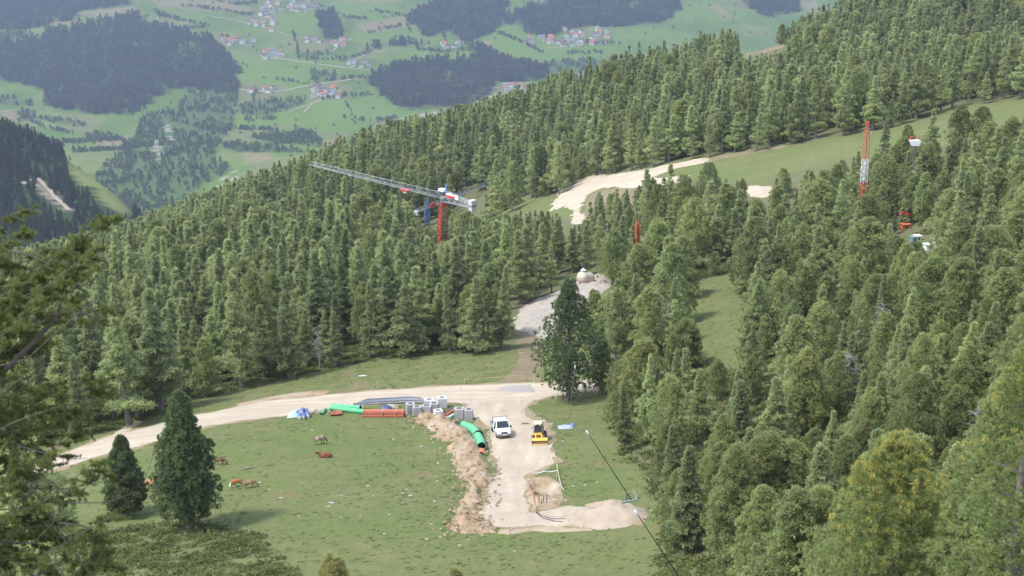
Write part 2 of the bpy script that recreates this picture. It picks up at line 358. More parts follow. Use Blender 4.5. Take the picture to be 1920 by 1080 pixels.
class MB:
    """collects shapes; build() links them as ONE mesh object"""
    def __init__(s): s.v = []; s.f = []
    def add(s, v, f):
        o = len(s.v); s.v += [tuple(p) for p in v]; s.f += [tuple(i + o for i in q) for q in f]; return s
    def box(s, c, d, rz=0, M4=None):
        x, y, z = (k / 2 for k in d); v = [Vector((i * x, j * y, k * z)) for k in (-1, 1) for i, j in ((-1, -1), (1, -1), (1, 1), (-1, 1))]
        mt = M4 or Matrix.Rotation(rz, 4, 'Z')
        return s.add([mt @ p + Vector(c) for p in v], [(3, 2, 1, 0), (4, 5, 6, 7), (0, 1, 5, 4), (1, 2, 6, 5), (2, 3, 7, 6), (3, 0, 4, 7)])
    def tube(s, pts, r, n=8, cap=True, inner=None):
        pts = [Vector(p) for p in pts]; r = r if isinstance(r, (list, tuple)) else [r] * len(pts)
        up = None; rings = []
        for i, p in enumerate(pts):
            t = (pts[min(i + 1, len(pts) - 1)] - pts[max(i - 1, 0)]).normalized()
            if up is None: up = t.orthogonal().normalized()
            up = (up - t * up.dot(t)).normalized(); sd = t.cross(up)
            rings.append([p + (up * math.cos(a) + sd * math.sin(a)) * r[i] for a in [2 * math.pi * k / n for k in range(n)]])
        v = [p for q in rings for p in q]; m = len(rings)
        f = [(i * n + k, i * n + (k + 1) % n, (i + 1) * n + (k + 1) % n, (i + 1) * n + k) for i in range(m - 1) for k in range(n)]
        if inner:      # a hollow pipe with a wall
            o = len(v)
            for i, q in enumerate(rings): v += [pts[i] + (p - pts[i]) * inner for p in q]
            f += [(o + i * n + k, o + (i + 1) * n + k, o + (i + 1) * n + (k + 1) % n, o + i * n + (k + 1) % n) for i in range(m - 1) for k in range(n)]
            for e in (0, m - 1): f += [(e * n + k, o + e * n + k, o + e * n + (k + 1) % n, e * n + (k + 1) % n) for k in range(n)]
        elif cap: f += [tuple(range(n))[::-1], tuple((m - 1) * n + k for k in range(n))]
        return s.add(v, f)
    def lathe(s, prof, n=16, M4=None):
        v = []; m = len(prof)
        for (r, z) in prof: v += [Vector((r * math.cos(2 * math.pi * k / n), r * math.sin(2 * math.pi * k / n), z)) for k in range(n)]
        if M4: v = [M4 @ p for p in v]
        f = [(i * n + k, i * n + (k + 1) % n, (i + 1) * n + (k + 1) % n, (i + 1) * n + k) for i in range(m - 1) for k in range(n)]
        f += [tuple(range(n))[::-1], tuple((m - 1) * n + k for k in range(n))]
        return s.add(v, f)
    def prism(s, prof, wid):
        """prof: (y, z, half width) side profile, extruded across x"""
        n = len(prof); v = [(-h, y, z) for y, z, h in prof] + [(h, y, z) for y, z, h in prof]
        f = [tuple(range(n)), tuple(n + k for k in range(n))[::-1]] + [(i, i + n, (i + 1) % n + n, (i + 1) % n) for i in range(n)]
        return s.add(v, f)
    def bar(s, a, b, r): return s.tube([a, b], r, 4, False)
    def build(s, name, mat, parent=None, smooth=False, bevel=0, loc=None):
        me = bpy.data.meshes.new(name); me.from_pydata(s.v, [], s.f); me.materials.append(mat)
        bm = bmesh.new(); bm.from_mesh(me); bmesh.ops.recalc_face_normals(bm, faces=bm.faces); bm.to_mesh(me); bm.free()
        o = bpy.data.objects.new(name, me); C.objects.link(o)
        if smooth:
            me.polygons.foreach_set('use_smooth', np.ones(len(me.polygons), bool))
            me.set_sharp_from_angle(angle=R(40))
        if bevel:
            b = o.modifiers.new('bevel', 'BEVEL'); b.width = bevel; b.segments = 2; b.limit_method = 'ANGLE'
        if parent: o.parent = parent
        if loc is not None: o.location = loc
        return o
def lattice(mb, a, b, w0, w1, n, r, rd=None, tri=False, up=Vector((0, 0, 1))):
    """lattice girder from a to b; square section, or triangular with one top chord"""
    a, b = Vector(a), Vector(b); t = (b - a).normalized(); rd = rd or r * .6
    if abs(t.dot(up)) > .95: up = Vector((.9, .43, 0))
    sd = t.cross(up).normalized(); u = sd.cross(t).normalized()
    def ringat(k):
        f = k / n; p = a.lerp(b, f); q = w0 + (w1 - w0) * f
        if tri: return [p + sd * q * .5, p - sd * q * .5, p + u * q * 1.05]
        return [p + (sd * i + u * j) * q * .5 for i, j in ((-1, -1), (1, -1), (1, 1), (-1, 1))]
    rs = [ringat(k) for k in range(n + 1)]; m = len(rs[0])
    for j in range(m): mb.bar(rs[0][j], rs[-1][j], r)
    for k in range(n):
        for j in range(m):
            q = (j + 1) % m
            mb.bar(rs[k + 1][j], rs[k + 1][q], rd)
            if (k + j) % 2: mb.bar(rs[k][j], rs[k + 1][q], rd)
            else: mb.bar(rs[k][q], rs[k + 1][j], rd)
    return mb

# ------------------------------------------------------------------ the hillside sheet
def axis(segs):
    out = [segs[0][0]]
    for a, b, d in segs: out += list(np.linspace(a, b, max(2, int(round((b - a) / d)) + 1))[1:])
    return np.array(out)
ax = axis([(-640, -280, 14), (-280, -80, 5), (-80, -50, 1.6), (-50, 32, .7), (32, 70, 1.6), (70, 280, 4), (280, 640, 12)])
ay = axis([(-160, 40, 8), (40, 90, 1.6), (90, 172, .7), (172, 230, 1.6), (230, 420, 3), (420, 800, 6), (800, 1400, 15)])
GX, GY = np.meshgrid(ax, ay)
GZ = gz(GX, GY)
def gridfaces(nx, ny):
    i = np.arange(nx - 1)[None] + nx * np.arange(ny - 1)[:, None]
    return np.stack([i, i + 1, i + 1 + nx, i + nx], -1).reshape(-1, 4)
gpx, gpy = proj(GX, GY, GZ)
# where trees and heath do not grow (photo outline of their bases)
OPEN = [
 [(-400, 870), (130, 835), (250, 795), (390, 745), (520, 715), (620, 690), (750, 670), (965, 655), (962, 600), (1040, 548), (1130, 508), (1152, 535), (1115, 585), (1108, 640), (1125, 700), (1185, 715), (1150, 760), (1160, 840), (1210, 890), (1260, 990), (1280, 1080), (1250, 1400), (-400, 1400)],
 [(2300, 160), (1920, 185), (1800, 200), (1690, 236), (1500, 271), (1300, 302), (1200, 320), (1100, 333), (1040, 372), (920, 372), (915, 398), (1010, 395), (1080, 415), (1100, 400), (1200, 352), (1290, 335), (1400, 345), (1480, 325), (1540, 300), (1640, 290), (1800, 262), (1900, 285), (2300, 290)],
 [(1270, 535), (1390, 505), (1405, 600), (1385, 700), (1310, 680), (1275, 600)],
 [(1395, 348), (1450, 345), (1450, 372), (1400, 372)], [(1240, 985), (1320, 1010), (1480, 1300), (1200, 1400)], [(1690, 440), (1770, 440), (1770, 480), (1690, 480)]]
HEATH = [[(180, 1000), (340, 975), (480, 1000), (560, 1080), (560, 1300), (-200, 1300), (-100, 1000)], [(1020, 765), (1150, 745), (1190, 860), (1050, 850)], [(1240, 1000), (1300, 960), (1500, 1300), (1200, 1300)]]
heath = np.where(inany(OPEN, gpx, gpy), 0.0, 1.0)
heath = np.where(inany(HEATH, gpx, gpy), .5, heath); heath = np.where(inany(HEATH[1:2], gpx, gpy), .22, heath)
heath = np.where(GY < 60, 1, heath)
for _ in range(2):
    h = np.pad(heath, 1, mode='edge'); heath = (h[:-2, 1:-1] + h[2:, 1:-1] + h[1:-1, :-2] + h[1:-1, 2:] + h[1:-1, 1:-1]) / 5
tag(npmesh('alpine_hillside', np.stack([GX, GY, GZ], -1).reshape(-1, 3), gridfaces(len(ax), len(ay)), M['meadow'], attrs={'heath': ('POINT', heath.ravel())}, smooth=True), kind='structure')

def drape(name, poly, mat, lift=.06, cell=.45, edge=.5, slope=.25, rough=0, height=None, seed=1, tagk=None, ripple=1.7, world=False, kind='structure', grow=0):
    """a sheet laid on the hillside inside an outline; its rim dips under the ground so that the edge is ragged"""
    W = [tuple(p) for p in poly] if world else [tuple(hit(*p)) for p in poly]
    xs = [p[0] for p in W]; ys = [p[1] for p in W]
    X, Y = np.meshgrid(np.arange(min(xs) - 1.2, max(xs) + 1.2, cell), np.arange(min(ys) - 1.2, max(ys) + 1.2, cell))
    d = segdist(W, X, Y); sdst = np.where(inside(W, X, Y), d, -d)
    sdn = sdst + grow + edge * 2.2 * fbm(X / ripple, Y / ripple, seed)
    up = np.clip(sdn * slope, -.3, lift)
    if height: up = up + np.maximum(0, height(X, Y, sdn))
    if rough: up = up + np.clip(sdn, 0, 1) * rough * fbm(X / .9, Y / .9, seed + 9, 3)
    Z = gz(X, Y) + up
    Fc = gridfaces(X.shape[1], X.shape[0]); keep = (sdn.ravel()[Fc].max(1) > -1.0)
    Fc = Fc[keep]; used, inv = np.unique(Fc, return_inverse=True)
    V = np.stack([X, Y, Z], -1).reshape(-1, 3)[used]
    o = npmesh(name, V, inv.reshape(-1, 4), mat, smooth=True)
    if tagk: tag(o, **tagk)
    else: tag(o, kind=kind)
    return o
ROAD = [(-120, 940), (60, 868), (130, 845), (200, 818), (250, 806), (330, 785), (400, 773), (470, 757), (530, 749), (600, 742), (700, 732), (800, 727), (900, 721), (1000, 716), (1060, 716), (1110, 712), (1170, 706), (1260, 690), (1260, 703), (1170, 722), (1080, 736), (1010, 750), (960, 757), (880, 757), (840, 756), (760, 753), (700, 758), (640, 764), (560, 774), (480, 786), (400, 798), (330, 818), (260, 838), (200, 852), (130, 872), (60, 896), (-120, 970)]
YARD = [(870, 752), (1010, 747), (984, 765), (993, 782), (1022, 795), (1032, 830), (1042, 868), (1020, 880), (990, 892), (990, 940), (1000, 958), (1060, 948), (1120, 950), (1190, 955), (1190, 980), (1100, 986), (1010, 984), (960, 992), (898, 986), (910, 935), (904, 902), (935, 892), (927, 870), (916, 845), (915, 805), (890, 785)]
drape('road_verge', ROAD, M['verge'], .035, .5, 1.3, .1, seed=31, grow=.45, ripple=2.6)
drape('yard_verge', YARD, M['verge'], .038, .4, 1.3, .12, seed=32, grow=.4, ripple=2.2)
drape('gravel_road', ROAD, M['gravel'], .075, .45, .5, .12)
drape('gravel_yard', YARD, M['gravel_yard'], .08, .4, .55, .14, seed=4)
drape('side_track', [(185, 835), (230, 800), (262, 785), (268, 790), (240, 808), (205, 838)], M['gravel'], .06, .4, .3, seed=5)
drape('earth_strip', [(440, 758), (520, 742), (600, 731), (622, 733), (610, 740), (530, 749), (450, 765)], M['soil'], .1, .35, .3, seed=6)
drape('gravel_patch', [(940, 722), (1010, 716), (1012, 740), (945, 738), (925, 730)], M['puddle'], .13, .4, .5, .1, seed=7)
drape('grey_gravel_patch', [(985, 872), (1000, 866), (1022, 866), (1022, 875), (998, 879)], M['puddle'], .125, .3, .4, .1, seed=8)
drape('stone_track', [(966, 592), (985, 571), (1040, 548), (1085, 528), (1130, 512), (1148, 528), (1128, 552), (1100, 575), (1085, 615), (1060, 625), (1020, 640), (966, 620)], M['pale'], .5, .5, 1.0, .25, rough=1.3, seed=9, tagk=dict(kind='structure'))
drape('bare_earth', [(970, 618), (1020, 632), (1015, 712), (935, 716), (955, 700), (975, 685)], M['brown'], .08, .5, 1.0, .15, rough=.2, seed=10)
drape('upper_track', [(1030, 395), (1048, 362), (1090, 338), (1140, 329), (1205, 320), (1300, 301), (1330, 296), (1330, 303), (1260, 318), (1215, 335), (1290, 330), (1290, 345), (1200, 353), (1130, 352), (1098, 366), (1090, 390), (1100, 420), (1070, 425), (1075, 395), (1060, 385)], M['gravel'], .4, 1.0, 1.6, .2, seed=11)
drape('upper_cut_bank', [(1100, 368), (1132, 354), (1200, 354), (1200, 385), (1150, 395), (1090, 430)], M['brown'], .35, 1.0, 1.2, .2, rough=.6, seed=12)
drape('upper_gravel_clearing', [(1400, 350), (1444, 347), (1446, 370), (1404, 368)], M['gravel'], .3, 1.0, 1.2, .2, seed=13)
drape('rubble_strip', [(1330, 296), (1400, 284), (1480, 272), (1480, 276), (1400, 290), (1330, 303)], M['brown'], .3, 1.2, 1.2, .2, rough=.4, seed=14)
drape('felled_clearing', [(1375, 95), (1430, 78), (1480, 70), (1485, 82), (1440, 98), (1380, 112)], M['brown'], .5, 2.0, 3, .2, rough=.8, seed=15)
drape('pit_floor', [(984, 902), (1000, 896), (1030, 893), (1048, 903), (1056, 930), (1050, 952), (1000, 962), (984, 925)], M['soil'], .2, .22, .4, .3, rough=.5, seed=16)
# dug earth thrown up along the yard
SP = [tuple(hit(*p)) for p in [(800, 787), (835, 800), (860, 815), (880, 850), (890, 880), (893, 920), (885, 960), (880, 990)]]
def spoil(X, Y, sdn):
    d = segdist(SP, X, Y, False)
    e = np.clip(1 - d / 2.7, 0, 1)
    return (.42 * np.clip(1 - (d / 2.9) ** 2, 0, 1) * (.7 + 1.9 * (fbm(X / 2.4, Y / 2.4, 77, 3) + .2)) + e * (.7 * (vnoise(X / .8, Y / .8, 5) - .4) + .6 * (vnoise(X / .38, Y / .38, 6) - .5) + .5 * (vnoise(X / .22, Y / .22, 8) - .5))) * np.clip(sdn, 0, 1)
drape('earth_bank', [(775, 783), (800, 778), (845, 785), (870, 800), (905, 845), (915, 890), (930, 897), (912, 910), (908, 945), (895, 985), (960, 993), (955, 999), (865, 998), (845, 985), (865, 930), (868, 900), (850, 870), (838, 830), (810, 805)], M['soil'], .1, .2, 1.3, .3, rough=.7, height=spoil, seed=17, ripple=1.3,
      tagk=dict(label='long ragged bank of orange brown dug earth between the meadow and the gravel yard', cat='earth bank'))
_h = hit(1140, 968)
def heapf(X, Y, sdn):
    q = np.hypot((X - _h.x) / 4.2, (Y - _h.y) / 3.4)
    return (1.05 + 1.2 * fbm(X / 1.8, Y / 1.8, 13)) * np.clip(1 - q ** 1.4, 0, 1) + .5 * np.clip(1.1 - q, 0, 1) * fbm(X / .6, Y / .6, 3)
drape('gravel_heap', [(1070, 962), (1090, 948), (1130, 943), (1180, 950), (1200, 968), (1180, 985), (1120, 992), (1080, 982)], M['heap'], .08, .28, .5, .3, rough=.2, height=heapf, seed=18,
      tagk=dict(label='low rounded heap of pale gravel at the foot of the snow lance', cat='gravel heap'))
drape('earth_rim', [(1095, 945), (1150, 935), (1170, 940), (1165, 948), (1110, 954)], M['soil'], .3, .28, .5, .3, rough=.4, seed=19)
drape('earth_edge_strip', [(960, 994), (1010, 986), (1110, 988), (1115, 994), (1010, 996), (960, 1000)], M['soil'], .12, .28, .5, .3, rough=.3, seed=20)
drape('crane_site_clearing', [(905, 420), (950, 405), (960, 425), (920, 440)], M['heap'], .4, 1, 1.5, .2, seed=22)

# ------------------------------------------------------------------ far valley sheet
FIELD_TAN = [[(140, 25), (250, 10), (270, 25), (180, 35)], [(60, 36), (155, 38), (155, 45), (110, 45), (70, 50)], [(280, 0), (430, 0), (480, 20), (440, 24), (300, 12)], [(230, 25), (340, 40), (370, 50), (280, 35)], [(665, 45), (760, 30), (780, 50), (690, 62)], [(0, 205), (30, 205), (35, 230), (5, 230)], [(175, 265), (240, 255), (235, 275), (180, 272)], [(450, 285), (500, 275), (510, 300), (455, 310)], [(605, 262), (640, 262), (625, 285), (600, 278)], [(1330, 12), (1350, 8), (1368, 32), (1355, 34)], [(1495, 0), (1530, 0), (1545, 15), (1520, 22)], [(910, 75), (925, 80), (915, 95), (905, 88)], [(640, 0), (760, 0), (740, 4), (650, 4)]]
FIELD_BRIGHT = [[(520, 30), (600, 15), (600, 60), (520, 60)], [(440, 100), (560, 100), (620, 140), (560, 165), (450, 150)], [(660, 65), (780, 45), (790, 80), (670, 80)], [(750, 95), (880, 92), (885, 112), (800, 118)], [(930, 45), (990, 60), (1060, 85), (1150, 90), (1130, 115), (1000, 118), (930, 95), (900, 75)], [(1150, 55), (1250, 50), (1260, 65), (1150, 80)], [(600, 190), (730, 180), (745, 215), (640, 250), (580, 240), (560, 210)], [(810, 40), (840, 37), (850, 80), (820, 70)], [(1240, 30), (1320, 0), (1400, 20), (1400, 30), (1260, 45)], [(440, 215), (560, 210), (560, 235), (450, 240)], [(640, 0), (760, 20), (690, 45), (630, 30)]]
FIELD_TAN += [[(195, 300), (275, 295), (255, 318), (200, 322)]]
ROCK = [[(303, 230), (315, 228), (322, 245), (328, 265), (322, 275), (312, 255)], [(285, 272), (295, 262), (303, 290), (298, 305), (290, 290)], [(400, 345), (440, 318), (445, 340), (410, 358)], [(740, 228), (790, 215), (850, 204), (870, 212), (840, 225), (760, 238)], [(890, 185), (930, 178), (940, 185), (900, 192)]]
WOOD = [
 [(0, 85), (75, 75), (80, 60), (155, 45), (170, 35), (270, 32), (280, 52), (360, 65), (400, 75), (425, 95), (440, 125), (448, 165), (430, 172), (330, 165), (280, 185), (255, 215), (180, 212), (90, 195), (85, 170), (50, 160), (0, 150)],
 [(-200, 0), (240, -10), (250, 8), (150, 20), (120, 40), (80, 45), (40, 55), (-200, 55)],
 [(785, 20), (820, -5), (920, -10), (960, 30), (1000, 20), (1030, 15), (1040, -10), (1280, -10), (1270, 18), (1230, 45), (1100, 50), (1075, 55), (1030, 72), (990, 62), (970, 42), (930, 45), (925, 65), (890, 75), (870, 78), (860, 70), (845, 60), (800, 70), (770, 35)],
 [(875, 80), (890, 92), (920, 100), (960, 115), (1010, 122), (1030, 132), (1020, 150), (950, 157), (850, 142), (760, 136), (700, 142), (720, 125), (850, 120), (890, 112), (880, 95)],
 [(697, 145), (760, 137), (900, 152), (940, 162), (870, 200), (770, 208), (740, 195), (720, 180), (697, 160)],
 [(597, 25), (630, 22), (645, 55), (640, 72), (605, 72), (597, 50)],
 [(1385, -10), (1495, -10), (1508, 20), (1450, 32), (1400, 15)], [(680, 100), (720, 85), (790, 85), (795, 78), (740, 78), (690, 92)]]
BRUSH = [
 [(270, 215), (330, 200), (350, 175), (448, 168), (436, 235), (400, 290), (440, 320), (380, 345), (300, 420), (180, 420), (180, 330), (205, 300), (255, 250)],
 [(450, 195), (500, 188), (575, 185), (570, 193), (500, 215), (443, 215)], [(460, 258), (520, 250), (580, 246), (605, 262), (600, 276), (520, 268)],
 [(75, 217), (120, 222), (160, 232), (160, 240), (110, 232), (75, 225)], [(0, 60), (40, 56), (70, 62), (40, 72), (0, 78)], [(0, 180), (30, 185), (60, 188), (60, 200), (0, 195)],
 [(160, 248), (215, 252), (225, 262), (165, 265)], [(580, 130), (630, 135), (632, 152), (585, 155)], [(555, 100), (620, 95), (615, 103), (560, 108)], [(290, 20), (330, 30), (345, 40), (320, 38), (295, 28)], [(960, 118), (1040, 115), (1130, 110), (1130, 130), (1040, 140), (1000, 130)], [(410, 275), (450, 270), (520, 278), (600, 283), (600, 287), (440, 285)], [(130, 200), (200, 205), (260, 190), (250, 200), (200, 215)], [(30, 205), (65, 205), (70, 225), (35, 230)]]
HEDGE = [[(560, 110), (600, 112), (650, 108)], [(600, 188), (640, 180), (690, 178)], [(640, 222), (700, 228), (740, 222)], [(450, 225), (520, 222)], [(780, 92), (830, 98), (885, 92)], [(690, 62), (740, 50), (765, 46)], [(930, 60), (990, 85), (1020, 100)], [(1060, 100), (1130, 98)], [(650, 195), (660, 215)], [(340, 10), (420, 20), (470, 28)], [(0, 240), (60, 255), (120, 275)], [(190, 60), (240, 40), (280, 30)], [(390, 48), (350, 40), (300, 28)], [(330, 55), (385, 50)], [(550, 60), (560, 105)], [(95, 265), (150, 268), (230, 262), (240, 278)], [(410, 68), (430, 72)], [(480, 170), (470, 200)], [(500, 278), (560, 262)], [(620, 150), (700, 145)], [(520, 150), (600, 160)], [(40, 215), (80, 240), (140, 250)], [(700, 20), (760, 30), (770, 60)], [(640, 32), (690, 36)], [(830, 55), (835, 75)], [(640, 115), (700, 95)], [(130, 285), (230, 280), (260, 270)], [(375, 260), (430, 240), (470, 245)], [(400, 0), (440, 8), (480, 5)], [(1100, 80), (1160, 82)], [(450, 240), (520, 245)]]
fx = np.arange(-2300, 2700, 11.0); fy = axis([(1300, 2000, 40), (2000, 5400, 14), (5400, 5900, 40)])
FX, FY = np.meshgrid(fx, fy); FZ = fz(FX, FY)
fpx, fpy = proj(FX, FY, FZ)
fpx = fpx + 14 * fbm(FX / 90, FY / 90, 41); fpy = fpy + 7 * fbm(FX / 90, FY / 90, 45)
# field parcels: jittered strips, each its own crop
u = (FX + 90 * fbm(FX / 500, FY / 500, 51)) / 95; v = (FY * .9 + FX * .25 + 160 * fbm(FX / 600, FY / 600, 52)) / 150
ui = np.floor(u + .5 * np.floor(v)); vi = np.floor(v)
ph = (np.sin(ui * 127.1 + vi * 311.7) * 43758.5453) % 1.0
cols = np.array([(.12, .2, .04), (.16, .23, .055), (.14, .22, .042), (.2, .23, .08), (.1, .18, .035), (.22, .21, .1)])
fc = cols[np.minimum((ph * 6).astype(int), 5)] * .6 + np.array((.14, .215, .045)) * .4
fc = fc * (1 + .35 * fbm(FX / 40, FY / 40, 61))[..., None]
def paintp(polys, col, k=1.0):
    mk = inany(polys, fpx, fpy); fc[mk] = fc[mk] * (1 - k) + np.array(col) * k
paintp(FIELD_BRIGHT, (.15, .25, .045), .75); paintp(FIELD_TAN, (.28, .23, .125), .85)
paintp(BRUSH, (.09, .14, .045), .8); paintp(WOOD, (.07, .11, .035), .8); 
rk = inany(ROCK, fpx, fpy) & (fbm(FX / 25, FY / 25, 71) > -.06); fc[rk] = (.4, .37, .32)
o = npmesh('valley_land', np.stack([FX, FY, FZ], -1).reshape(-1, 3), gridfaces(len(fx), len(fy)), None, smooth=True)
tag(o, kind='structure')
at = o.data.color_attributes.new('crop', 'FLOAT_COLOR', 'POINT'); at.data.foreach_set('color', np.concatenate([fc, np.ones(fc.shape[:2] + (1,))], -1).astype(np.float32).ravel())
m, n, b = newmat('valley_fields'); a = N(n, 'ShaderNodeAttribute'); a.attribute_name = 'crop'
hs = N(n, 'ShaderNodeHueSaturation'); n.links.new(a.outputs['Color'], hs.inputs['Color']); v_ = N(n, 'ShaderNodeMapRange'); v_.inputs[3].default_value = .8; v_.inputs[4].default_value = 1.2
n.links.new(noise(n, .04, 6, .7), v_.inputs[0]); n.links.new(v_.outputs[0], hs.inputs['Value']); n.links.new(hs.outputs[0], b.inputs['Base Color']); b.inputs['Roughness'].default_value = 1; b.inputs['Specular IOR Level'].default_value = 0
o.data.materials.clear(); o.data.materials.append(m)
# spur
sx = np.arange(-1000, -60, 9.0); sy = np.arange(850, 1800, 9.0); SX, SY = np.meshgrid(sx, sy); SZ = sz(SX, SY)
spx, spy = proj(SX, SY, SZ)
SPUR_OPEN = [[(122, 298), (150, 310), (180, 325), (200, 345), (235, 365), (250, 385), (250, 400), (215, 395), (185, 370), (180, 350), (150, 345), (130, 330)]]
SPUR_BARE = [[(75, 335), (90, 350), (110, 375), (140, 395), (130, 400), (95, 380), (70, 350)], [(40, 345), (72, 335), (75, 340), (45, 350)]]
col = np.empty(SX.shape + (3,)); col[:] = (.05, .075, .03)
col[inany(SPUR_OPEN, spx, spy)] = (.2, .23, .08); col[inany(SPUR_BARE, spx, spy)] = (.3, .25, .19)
keepz = SZ > -760
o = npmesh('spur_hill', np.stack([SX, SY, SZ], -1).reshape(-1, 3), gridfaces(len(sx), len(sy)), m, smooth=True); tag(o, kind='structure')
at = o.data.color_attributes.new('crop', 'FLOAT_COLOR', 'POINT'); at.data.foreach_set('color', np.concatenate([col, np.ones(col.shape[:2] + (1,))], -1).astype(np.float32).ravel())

def ribbon(name, pts, wid, mat, fn, hitf, lift=.5, step=10, **t):
    W = [hitf(*p) for p in pts]; dense = []
    for a, b in zip(W, W[1:]):
        k = max(1, int((b - a).length / step)); dense += [a.lerp(b, i / k) for i in range(k)]
    dense.append(W[-1]); V = []; 
    for i, p in enumerate(dense):
        d = dense[min(i + 1, len(dense) - 1)] - dense[max(i - 1, 0)]; nrm = Vector((-d.y, d.x, 0)).normalized() * wid / 2
        V += [p + nrm, p - nrm]
    V = np.array([tuple(q) for q in V]); V[:, 2] = fn(V[:, 0], V[:, 1]) + lift
    k = len(dense); Fc = np.array([(2 * i, 2 * i + 1, 2 * i + 3, 2 * i + 2) for i in range(k - 1)])
    return tag(npmesh(name, V, Fc, mat), **t)
for q in [[(375, 165), (450, 168), (500, 173), (535, 170), (580, 160), (640, 152), (680, 147)], [(490, 108), (540, 112), (580, 118), (640, 126), (700, 133), (780, 140), (850, 148), (912, 157)], [(390, 30), (430, 36), (480, 30)], [(430, 37), (470, 45), (510, 55), (540, 67), (570, 70)], [(600, 100), (625, 95), (640, 80), (660, 72)], [(650, 120), (690, 100), (740, 93), (800, 90)], [(355, 62), (400, 78), (430, 85)], [(570, 210), (585, 195), (610, 185)], [(985, 85), (1010, 92), (1060, 88)], [(560, 5), (620, 8), (640, 3)], [(900, 168), (960, 160), (1000, 155)], [(540, 210), (590, 193), (640, 168)]]:
    ribbon('valley_road', q, 8 if len(q) > 5 else 5, M['gravel'], fz, fhit, .8, 12, kind='structure')
ribbon('spur_track', [(40, 345), (60, 340), (75, 336), (85, 350), (105, 372), (130, 395)], 5, M['gravel'], sz, shit, .6, 6, kind='structure')

# ------------------------------------------------------------------ trees
def unit(v): return v / (np.linalg.norm(v, axis=-1, keepdims=True) + 1e-9)
def blades(rng, Cn, D, nb, L, W, spread=.9, tint=None, cone=None):
    """needle blades: kites springing from every tuft centre"""
    n = len(Cn); c = np.repeat(Cn, nb, 0); d = unit(np.repeat(D, nb, 0) + spread * rng.normal(size=(n * nb, 3)))
    l = (L * rng.uniform(.6, 1.15, (n * nb, 1))); s = unit(np.cross(d, rng.normal(size=(n * nb, 3)))) * W * rng.uniform(.7, 1.3, (n * nb, 1))
    V = np.stack([c, c + d * l * .5 + s, c + d * l, c + d * l * .5 - s], 1).reshape(-1, 3)
    ti = np.repeat(tint, nb) + rng.normal(0, .1, n * nb); cn = np.repeat(cone, nb) * (rng.random(n * nb) < .8)
    return V, np.arange(4 * n * nb).reshape(-1, 4), np.clip(ti, 0, 1), np.clip(cn, 0, 1)
def pine_tufts(rng, H, Rr, nb, nt, conef=.0, sharp=1.0):
    """stone pine: a dense rounded column of lumpy boughs"""
    tb = np.array([0, .06, .16, .35, .6, .8, .92, 1.0]); j = rng.uniform(.85, 1.15, 8)
    rb = np.array([0.1, .6, .9, 1, .84, .58, .33, .08]) * j
    if sharp > 1: rb = np.array([.25, .8, .98, .95, .7, .42, .24, .05]) * j
    t = np.sort(rng.random(nb)) * .96 + .04 * rng.random(nb); az = (np.arange(nb) * 2.39996 + rng.normal(0, .35, nb))
    r = np.interp(t, tb, rb) * Rr * rng.uniform(.62, 1.12, nb)
    z0 = H * (.1 + .9 * t)
    Cs = []; Ds = []; Ti = []; Co = []; limbs = []
    for i in range(nb):
        rad = np.array([math.cos(az[i]), math.sin(az[i]), 0]); lc = rad * r[i] * .62 + np.array([0, 0, z0[i] - H * .02])
        a = r[i] * .45 + Rr * .1; bb = Rr * rng.uniform(.2, .34) * (.5 + .5 * r[i] / Rr); cc = Rr * rng.uniform(.16, .27)
        p = unit(rng.normal(size=(nt, 3)) + rad * .45 + np.array([0, 0, .5]))
        tang = np.array([-rad[1], rad[0], 0])
        q = lc + (p @ rad)[:, None] * rad * a + (p @ tang)[:, None] * tang * bb + p[:, 2:3] * np.array([0, 0, cc])
        q[:, 2] = np.minimum(q[:, 2], H * 1.0 + .1)
        Cs.append(q); Ds.append(unit(p * .6 + rad * .35 + np.array([0, 0, .75])))
        Ti.append(np.full(nt, rng.uniform(.1, .75)) + rng.normal(0, .12, nt))
        Co.append((rng.random(nt) < conef * np.clip((t[i] - .5) * 2.6, 0, 1)) * rng.uniform(.35, .9, nt))
        limbs.append((np.array([0, 0, max(.3, z0[i] - r[i] * .35)]), lc))
    return np.concatenate(Cs), np.concatenate(Ds), np.concatenate(Ti), np.concatenate(Co), limbs
